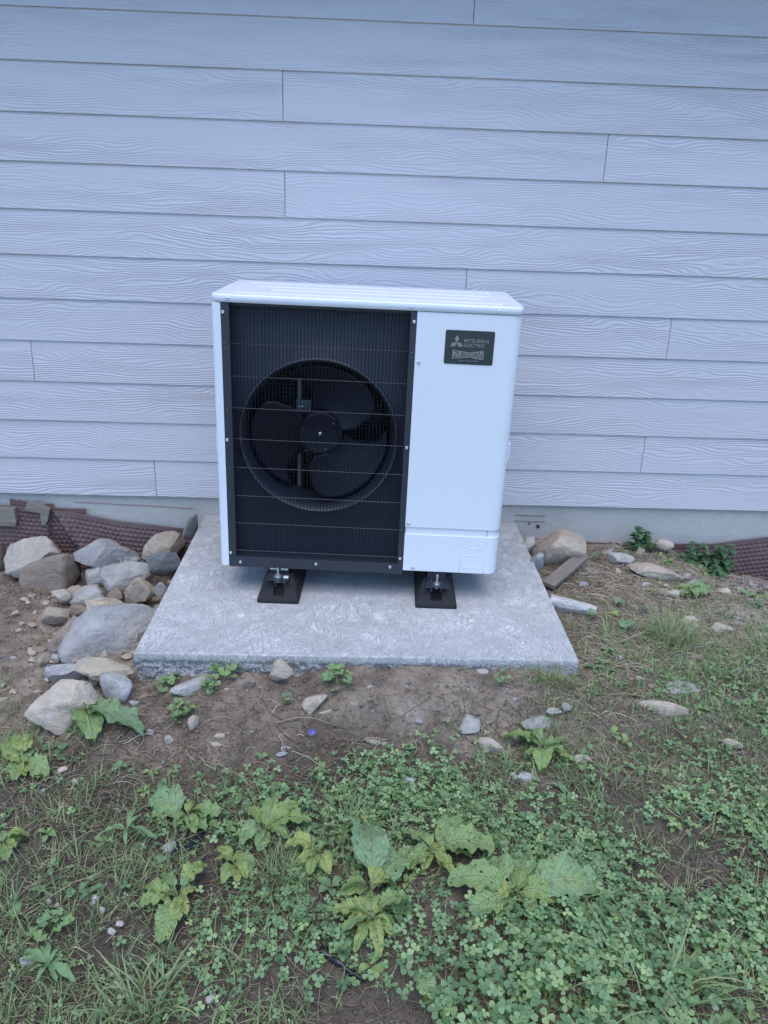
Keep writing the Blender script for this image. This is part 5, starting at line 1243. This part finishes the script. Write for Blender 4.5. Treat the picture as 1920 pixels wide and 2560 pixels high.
def sprigs():
    """creeping knotweed: thin stems set with tiny oval leaves"""
    wmap = lambda x, y: np.clip(.55*np.exp(-(((x-.75)/.28)**2+((y+.92)/.16)**2))+.5*np.exp(-(((x-.35)/.16)**2+((y+1.22)/.12)**2))+.55*(map_val(GRASS_MAP, x, y)/9)*vnoise(x*4, y*4, 70)*1.5+.30*np.exp(-(((x-1.7)/.6)**2+((y+.55)/.25)**2)), 0, 1)*.5
    X, Y = sample(34000, wmap); n = len(X); Vs, Fs, Ts = [], [], []; off = 0; az = rng.uniform(0, 6.28, n); lean = rng.uniform(.2, 1.3, n); L = rng.uniform(.03, .075, n); gz = ground_z(X, Y)
    d = np.stack([np.cos(az)*np.sin(lean), np.sin(az)*np.sin(lean), np.cos(lean)], -1); B = np.stack([X, Y, gz], -1); tone = np.clip(rng.normal(.5, .2, n), 0, 1)
    s = np.stack([-np.sin(az), np.cos(az), 0*az], -1)*.0006; v = np.stack([B-s, B+s, B+d*L[:, None]+s*.3, B+d*L[:, None]-s*.3], 1).reshape(-1, 3); f = np.arange(len(v)).reshape(-1, 4); Vs.append(v); Fs.append(f); Ts.append(np.full(len(v), .9)); off = len(v)
    LV = np.array([(0, 0, 0), (.5, .28, .08), (1, 0, 0), (.5, -.28, .08)]); LF = np.array([(0, 1, 2, 3)])
    for k in range(8):
        p = B+d*(L*(.15+.85*k/7))[:, None]; m = rotz(az+(2.4*k)+rng.normal(0, .5, n)) @ roty(rng.uniform(-.9, .1, n)); sz = rng.uniform(.0045, .009, n); m = m*sz[:, None, None]
        v, f, _, t = batch(LV, LF, p, m, None, np.clip(tone+rng.normal(0, .1, n), 0, 1)); Vs.append(v); Fs.append(f+off); Ts.append(t); off += len(v)
    V = np.concatenate(Vs); tag(link('knotweed', npmesh('knotweed', V, np.concatenate(Fs), np.zeros((len(V), 2)), np.concatenate(Ts)), M['sprig']), 'creeping small-leaved weed threaded through the clover', 'weeds', kind='stuff')
sprigs()

def seedlings():
    """little rosettes of oval leaves between the bigger plants"""
    wf = lambda x, y: np.clip(.16+.5*map_val(GRASS_MAP, x, y)/9+.3*map_val(CLOVER_MAP, x, y)/9, 0, 1)*np.clip(2*vnoise(x*5, y*5, 120)-.5, 0, 1)*np.clip((map_val(GRASS_MAP, x, y)+map_val(CLOVER_MAP, x, y)-.5), 0, 1)
    X, Y = sample(17000, wf); n = len(X); s = rng.uniform(.35, 1.0, n)**2*.032+.006; gz = ground_z(X, Y); tone = np.clip(rng.normal(.5, .25, n), 0, 1); az = rng.uniform(0, 6.28, n)
    LV = []; U_ = []
    for i, (t, w) in enumerate(((.12, .03), (.35, .20), (.6, .30), (.85, .2), (1, .02))):
        for q in (-1, 0, 1): LV.append((t, q*w, .35*math.sin(t*2.6)+abs(q)*.3*w)); U_.append((t, q*.5))
    LF = np.array([(3*i+j, 3*i+j+1, 3*i+j+4, 3*i+j+3) for i in range(4) for j in range(2)]); LV = np.array(LV); U_ = np.array(U_)
    Vs, Fs, Us, Ts = [], [], [], []; off = 0
    for k in range(6):
        keep = rng.uniform(0, 1, n) < (1 if k < 4 else .5); m = rotz(az+k*1.05+rng.normal(0, .3, n)) @ roty(rng.uniform(-.5, .2, n)); m = m*(s*rng.uniform(.5, 1.1, n))[:, None, None]
        v, f, u, t = batch(LV, LF, np.stack([X, Y, gz+.002], -1)[keep], m[keep], U_, np.clip(tone+rng.normal(0, .1, n), 0, 1)[keep]); Vs.append(v); Fs.append(f+off); Us.append(u); Ts.append(t); off += len(v)
    tag(link('seedlings', npmesh('seedlings', np.concatenate(Vs), np.concatenate(Fs), np.concatenate(Us), np.concatenate(Ts)), M['lobed'], smooth=True), 'small leafy weed rosettes scattered among clover and grass', 'weeds', kind='stuff')
seedlings()

# ------------------------------------------------------------------ broad-leaved plants, one thing each with its leaves as parts
def leaf_grid(base, tip, wr, lift, tone, seed, lance=False, nu=20, nv=8, wavy=.12):
    """petiole and blade from base to tip, arched, with a channelled wavy blade; coordinates relative to base"""
    r = random.Random(seed); bx, by = base; tx, ty = tip; bz = float(ground_z(bx, by)); L = math.hypot(tx-bx, ty-by); L = max(L, .03)
    dx, dy = (tx-bx)/L, (ty-by)/L; sx, sy = -dy, dx; pet = .10 if lance else r.uniform(.15, .28); tz = float(ground_z(tx, ty)) - bz
    roll = r.uniform(-.6, .6); dr = r.uniform(.0, .5)
    def cen(t):
        return L*t, tz*t + .012 + L*lift*.62*(math.sin(math.pi*min(1, t*.95)))*(1-.35*t) + (.012*t if t > .9 else .01)
    V = []; UV = []; F = []; wmax = L*(1-pet)*wr*.5; r1 = r.uniform(0, 6); r2 = r.uniform(0, 6)
    for i in range(nu+1):
        s = i/nu; t = pet+(1-pet)*s; cx, cz = cen(t)
        w = wmax*(math.sin(math.pi*min(1, (s*.93+.035))**(.72 if not lance else 1.0)))**(.62 if not lance else .9) if s < 1 else .0
        for j in range(nv+1):
            q = 2*j/nv-1; e = q*w; wv = wavy*wmax*(1.6*math.sin(s*15+r1+q*1.5)*abs(q)**2+1.1*math.sin(s*33+r2-q*2)*abs(q)**2)
            e *= 1+(0 if lance else .07*math.sin(s*23+r1+q*2)+.05*math.sin(s*47+r2*q))
            h = cz + abs(q)**1.5*w*.28 + wv + e*roll
            V.append((dx*cx+sx*e, dy*cx+sy*e, h)); UV.append((s, q*.5))
    for i in range(nu):
        for j in range(nv): a = i*(nv+1)+j; F.append((a, a+1, a+nv+2, a+nv+1))
    n0 = len(V); pts = [cen(pet*k/3) for k in range(4)]; pr = max(.0014, L*.012)
    pts[0] = (0, -.004)
    for k, (cx, cz) in enumerate(pts):
        for aa in range(4): V.append((dx*cx+sx*pr*math.cos(aa*1.57), dy*cx+sy*pr*math.cos(aa*1.57), cz+pr*math.sin(aa*1.57)-.001)); UV.append((.5, 0))
    for k in range(3):
        for aa in range(4): F.append((n0+k*4+aa, n0+k*4+(aa+1) % 4, n0+k*4+4+(aa+1) % 4, n0+k*4+4+aa))
    # rib along the blade
    V = np.array(V); return npmesh('leaf', V, np.array(F), np.array(UV), np.full(len(V), tone)), bz
DOCK_LAB = ['tall dock plant with upright blue-green leaves left of the bottom centre', 'dock plant at the top of the central leafy cluster', 'largest dock plant with a big pale round leaf right of the bottom centre', 'yellow-green dock plant in front of the upright blue-green one', 'single broad dock leaf standing in clover at the bottom edge',
 'yellow-green dock plant left of the bottom centre', 'dock plant in the middle of the weeds left of centre', 'broad-leaved weed at the foot of the cream-tan boulder', 'leafy light green weed at the left photo edge', 'ragged dock plant right of the pinkish elongated stone',
 'flattened grey-green dock plant above the white stone', 'dull dock leaves at the far left edge beside the grass tangle', 'small dock plant above the pale fine grass tuft', 'small weed with pointed leaf in the straw right of the slab', 'small dock plant left of the tall blue-green one']
crowns = []
for i, c in enumerate(DOCK_CROWNS):
    lv = [l for l in DOCK_LEAVES if l[2] == i]; bx, by = lv[0][0], lv[0][1]; root = empty('dock_plant', (bx, by, float(ground_z(bx, by))), label=DOCK_LAB[i], cat='weed', group='broad-leaved dock plants')
    for k, (x, y, _, tip, wr, lift, tone) in enumerate(lv):
        me, bz = leaf_grid((bx+random.uniform(-.006, .006), by+random.uniform(-.006, .006)), tip, wr*1.35, lift*.8, tone, i*31+k); link('leaf', me, M['dock'], root, smooth=True)
    for k in range(7 if i != 4 else 0):
        a = random.uniform(0, 6.28); L_ = random.uniform(.035, .07); me, bz = leaf_grid((bx+random.uniform(-.02, .02), by+random.uniform(-.02, .02)), (bx+L_*math.cos(a), by+L_*math.sin(a)), .6, random.uniform(.4, 1), random.uniform(.3, .95), i*91+k+40, nu=8, nv=6); link('leaf', me, M['dock'], root, smooth=True)
LL = ['weed with long lance-shaped leaves left of the white stone', 'rosette weed with narrow toothed leaves in the lower left corner']
for i in range(2):
    lv = [l for l in LANCE_LEAVES if l[2] == i]; bx, by = lv[0][0], lv[0][1]; root = empty('lance_leaved_weed', (bx, by, float(ground_z(bx, by))), label=LL[i], cat='weed')
    for k, (x, y, _, tip, wr, lift, tone) in enumerate(lv):
        me, bz = leaf_grid((bx, by), tip, wr, lift*.7, tone, i*77+k+500, lance=True, nv=4); link('leaf', me, M['lobed'], root, smooth=True)

def lobed_leaf(size, tone, seed):
    r = random.Random(seed); n = 28; V = [(0, 0, 0)]; UV = [(.5, 0)]
    for ring, rad in ((0, .55), (1, 1.0)):
        for k in range(n+1):
            a = math.radians(-150+300*k/n); lob = 1 if ring == 0 else .78+.24*abs(math.cos(a*2.1))+.06*math.sin(a*21)
            x = size*rad*lob*math.cos(a)*.5; y = size*rad*lob*math.sin(a)*.5; V.append((x, y, .12*size*rad*math.cos(a*5)*.5+.1*size*rad)); UV.append((rad, 0))
    F = [(0, 1+k, 2+k) for k in range(n)]; m = n+1
    T = F + [(1+k, 1+m+k, 2+m+k) for k in range(n)] + [(1+k, 2+m+k, 2+k) for k in range(n)]
    return np.array(V), np.array(T), np.array(UV)
for i, (x, y, sz, lab) in enumerate(LOBED):
    sz *= .8
    z = float(ground_z(x, y)); root = empty('scalloped_weed', (x, y, z), label=lab, cat='weed', group='small scalloped weeds'); nl = 5+int(sz*70)
    for k in range(nl):
        a = k*2.4+random.random(); d = sz*.5*math.sqrt((k+.4)/nl); s = sz*.42*random.uniform(.6, 1.1); V, T, UVs = lobed_leaf(s, .5, k)
        me = npmesh('leaf', V, T, UVs, np.full(len(V), random.uniform(.2, .8))); o = link('leaf', me, M['lobed'], root, smooth=True)
        h = .012+.03*random.random(); px_, py_ = d*math.cos(a), d*math.sin(a); o.location = (px_, py_, h+float(ground_z(x+px_, y+py_))-z); o.rotation_euler = (random.uniform(-.4, .4), random.uniform(-.4, .4), a)
        MB().tube([(0, 0, -.003), (px_*.6, py_*.6, h*.8), (px_, py_, o.location.z)], .0009, 4).build('stalk', M['stem'], root)
# nettles: upright stems with opposite pointed leaves
def nettle_leaf(s):
    n = 8; V = []; UV = []
    for i in range(n+1):
        t = i/n; w = s*.30*math.sin(math.pi*min(1, t**.7*.97+.02))*(1.0+.10*(i % 2)); V += [(t*s, -w, .2*w-.25*s*t*t), (t*s, 0, -.25*s*t*t), (t*s, w, .2*w-.25*s*t*t)]; UV += [(t, -.5), (t, 0), (t, .5)]
    F = [(3*i+j, 3*i+j+1, 3*i+j+4, 3*i+j+3) for i in range(n) for j in range(2)]; return np.array(V), np.array(F), np.array(UV)
for i, (x, y, H, ns, lab) in enumerate(NETTLES):
    y = min(y, .70); z = float(ground_z(x, y)); root = empty('nettle', (x, y, z), label=lab, cat='nettle', group='nettles by the foundation')
    for s_ in range(ns):
        sx_ = random.uniform(-.06, .06)*(ns/4); sy_ = random.uniform(-.04, .015); hh = H*.8*random.uniform(.55, .95); lx, ly = random.uniform(-.03, .03), random.uniform(-.03, .0)
        MB().tube([(sx_, sy_, -.01), (sx_+lx*.5, sy_+ly*.5, hh*.5), (sx_+lx, sy_+ly, hh)], .0016, 5).build('stem', M['stem'], root)
        for lev in range(5):
            t = .25+.75*lev/4; size = (.062-.0075*lev if lev < 4 else .03)*random.uniform(.8, 1.15)
            for q in range(2 if lev < 4 else 4):
                V, F, UVs = nettle_leaf(size); o = link('leaf', npmesh('leaf', V, F, UVs, np.full(len(V), random.uniform(.2, .9))), M['nettle'], root, smooth=True)
                o.location = (sx_+lx*t, sy_+ly*t, hh*t); o.rotation_euler = (random.uniform(-.2, .2), random.uniform(-.35, .25), lev*1.57+q*(math.pi if lev < 4 else 1.57)+random.uniform(-.4, .4))
# grass tufts
for i, (x, y, R, nb, lab) in enumerate(TUFTS):
    n = nb; a = rng.uniform(0, 6.28, n); rad = R*.42*np.sqrt(rng.uniform(0, 1, n)); X = x+rad*np.cos(a)*1.3; Y = y+rad*np.sin(a)*.8
    kk = ~((X > SX0-.005) & (X < SX1+.005) & (Y > SY0-.004)); Y = np.where(kk, Y, SY0-.012)
    wide = 2.0 if ('wide' in lab or 'bright' in lab) else 1.0; Lh = rng.uniform(.45, 1.15, n)*R; z = float(ground_z(x, y))
    v, f, u, t = ribbons(X-x, Y-y, ground_z(X, Y)-.003-z, Lh, rng.uniform(.0008, .0017, n)*wide, a+rng.normal(0, .7, n), rng.uniform(.15, .8, n), rng.uniform(.6, 1.9, n), np.clip(rng.normal(.6 if wide > 1 else .45, .2, n), 0, 1), seg=6)
    o = link('grass_tuft', npmesh('grass_tuft', v, f, u, t), M['grass']); o.location = (x, y, z); tag(o, lab, 'grass tuft', 'grass tufts')
# sticks, stalks
for i, (x, y, tip, r, mat, lab) in enumerate(STICKS):
    pts = []; N = 9; rr_ = random.Random(i); off = [rr_.uniform(-1, 1) for _ in range(N+1)]; L = math.hypot(tip[0]-x, tip[1]-y)
    for k in range(N+1):
        t = k/N; px_ = x+(tip[0]-x)*t+off[k]*L*.012; py_ = y+(tip[1]-y)*t-off[(k*3) % N]*L*.012; pts.append((px_-x, py_-y, float(ground_z(px_, py_))+.006+.02*math.sin(math.pi*t)))
    mb = MB(); mb.tube(pts, [r*.5*(1.1-.6*k/N) for k in range(N+1)], 6); nm = 'stick' if r >= .004 else 'dry_stalk'; o = mb.build(nm, M['twig' if mat == 'dark' else 'straw'], smooth=True); o.location = (x, y, 0)
    tag(o, lab, 'stick' if nm == 'stick' else 'stalk')
    for b_ in range(3 if L > .12 else 1):
        k = rr_.randrange(2, N-1); p = Vector(pts[k]); q = p+Vector((rr_.uniform(-.05, .05), rr_.uniform(-.04, .04), .012)); mb = MB(); mb.tube([p, (p+q)/2+Vector((0, 0, .006)), q], [r*.3, r*.24, r*.15], 5); mb.build('side_twig', M['twig' if mat == 'dark' else 'straw'], o)
# board offcut, bottle cap, shard, fluff, plastic strip and scrap
for it in MISC:
    x, y, kind = it[:3]; z = float(ground_z(x, y))
    if kind == 'board':
        (x0, y0), (x1, y1) = it[3], it[4]; L = math.hypot(x1-x0, y1-y0); a = math.atan2(y1-y0, x1-x0); mb = MB(); mb.box(-L/2, L/2, -.028, .028, -.009, .011); o = mb.build('board_offcut', M['wood'], bevel=.0025); o.location = ((x0+x1)/2+.012, (y0+y1)/2-.02, -.138); o.rotation_euler = (.12, -.10, a); tag(o, 'short weathered board offcut lying between the slab edge and the boulder', 'board')
    if kind == 'cap':
        mb = MB(); mb.rings([[(r*math.cos(2*math.pi*i/24)*(1+.02*(i % 2)), r*math.sin(2*math.pi*i/24)*(1+.02*(i % 2)), zz) for i in range(24)] for r, zz in ((.0100, 0), (.0104, .003), (.0104, .008), (.0092, .0085), (.0088, .003), (.001, .0026))]); o = mb.build('bottle_cap', M['blue']); o.location = (x, y, z+.001); o.rotation_euler = (.25, .15, 0); tag(o, 'bright blue plastic bottle cap lying open side up on the dirt', 'bottle cap')
    if kind == 'shard':
        mb = MB(); mb.prism([(-.018, -.003), (-.006, -.010), (.012, -.006), (.019, .002), (.004, .008), (-.012, .006)], 0, .004); o = mb.build('plastic_shard', RM['slate'], bevel=.001); o.location = (x, y, z+.004); o.rotation_euler = (.2, -.1, .1); tag(o, 'flat bluish shard on the dirt left of the blue cap', 'shard')
    if kind == 'fluff':
        mb = MB(); r_ = random.Random(5)
        for _ in range(60):
            d = Vector((r_.gauss(0, 1), r_.gauss(0, 1), abs(r_.gauss(0, .8)))).normalized()*r_.uniform(.008, .017); mb.tube([(0, 0, .004), d*.6+Vector((0, 0, .004)), d+Vector((r_.uniform(-.003, .003), 0, .002))], .0003, 3, False)
        o = mb.build('seed_fluff', M['fluff']); o.location = (x, y, z+.022); tag(o, 'tuft of white seed fluff resting on the clover', 'fluff')
    if kind == 'strip':
        (x1, y1) = it[3]; N = 10; V = []; a = math.atan2(y1-y, x1-x); sx_, sy_ = -math.sin(a), math.cos(a)
        for k in range(N+1):
            t = k/N; px_ = x+(x1-x)*t; py_ = y+(y1-y)*t; w = .009*(1.3-t)*(1+.2*math.sin(k*2.1)); zz = float(ground_z(px_, py_))
            for q in (-1, 0, 1): V.append((px_+sx_*w*q, py_+sy_*w*q, zz+.010+.006*(1-abs(q))+.004*math.sin(k*1.7+q)))
        F = [(3*i+j, 3*i+j+1, 3*i+j+4, 3*i+j+3) for i in range(N) for j in range(2)]; o = link('plastic_strip', pymesh('plastic_strip', V, F), M['black'], smooth=True); m = o.modifiers.new('s', 'SOLIDIFY'); m.thickness = .001; tag(o, 'strip of black plastic film sticking out of the weeds at lower centre', 'plastic')
    if kind == 'scrap':
        V = []; F = []; n = 8; r_ = random.Random(3)
        for i in range(n):
            for j in range(n): u, w = i/(n-1)-.5, j/(n-1)-.5; px_, py_ = x+.07*u+.02, y+.055*w+.03*u; V.append((px_, py_, float(ground_z(px_, py_))+.004+.012*r_.random()*(abs(u)+abs(w))))
        F = [(i*n+j, i*n+j+1, (i+1)*n+j+1, (i+1)*n+j) for i in range(n-1) for j in range(n-1)]; o = link('plastic_scrap', pymesh('plastic_scrap', V, F), M['black'], smooth=True); m = o.modifiers.new('s', 'SOLIDIFY'); m.thickness = .001; tag(o, 'crumpled scrap of black plastic film around the white stone', 'plastic')
for i, (x, y, lab, s) in enumerate(FALLEN):
    a = random.uniform(0, 6.28); z = float(ground_z(x, y)); me, bz = leaf_grid((x-.5*s*math.cos(a), y-.5*s*math.sin(a)), (x+s*math.cos(a), y+s*math.sin(a)), 1.0, .35, .08, 900+i, nu=8, nv=6); o = link('fallen_leaf', me, M['dock'], smooth=True); o.location = (x-.5*s*math.cos(a), y-.5*s*math.sin(a), bz); tag(o, lab, 'leaf', 'loose leaves right of the slab')
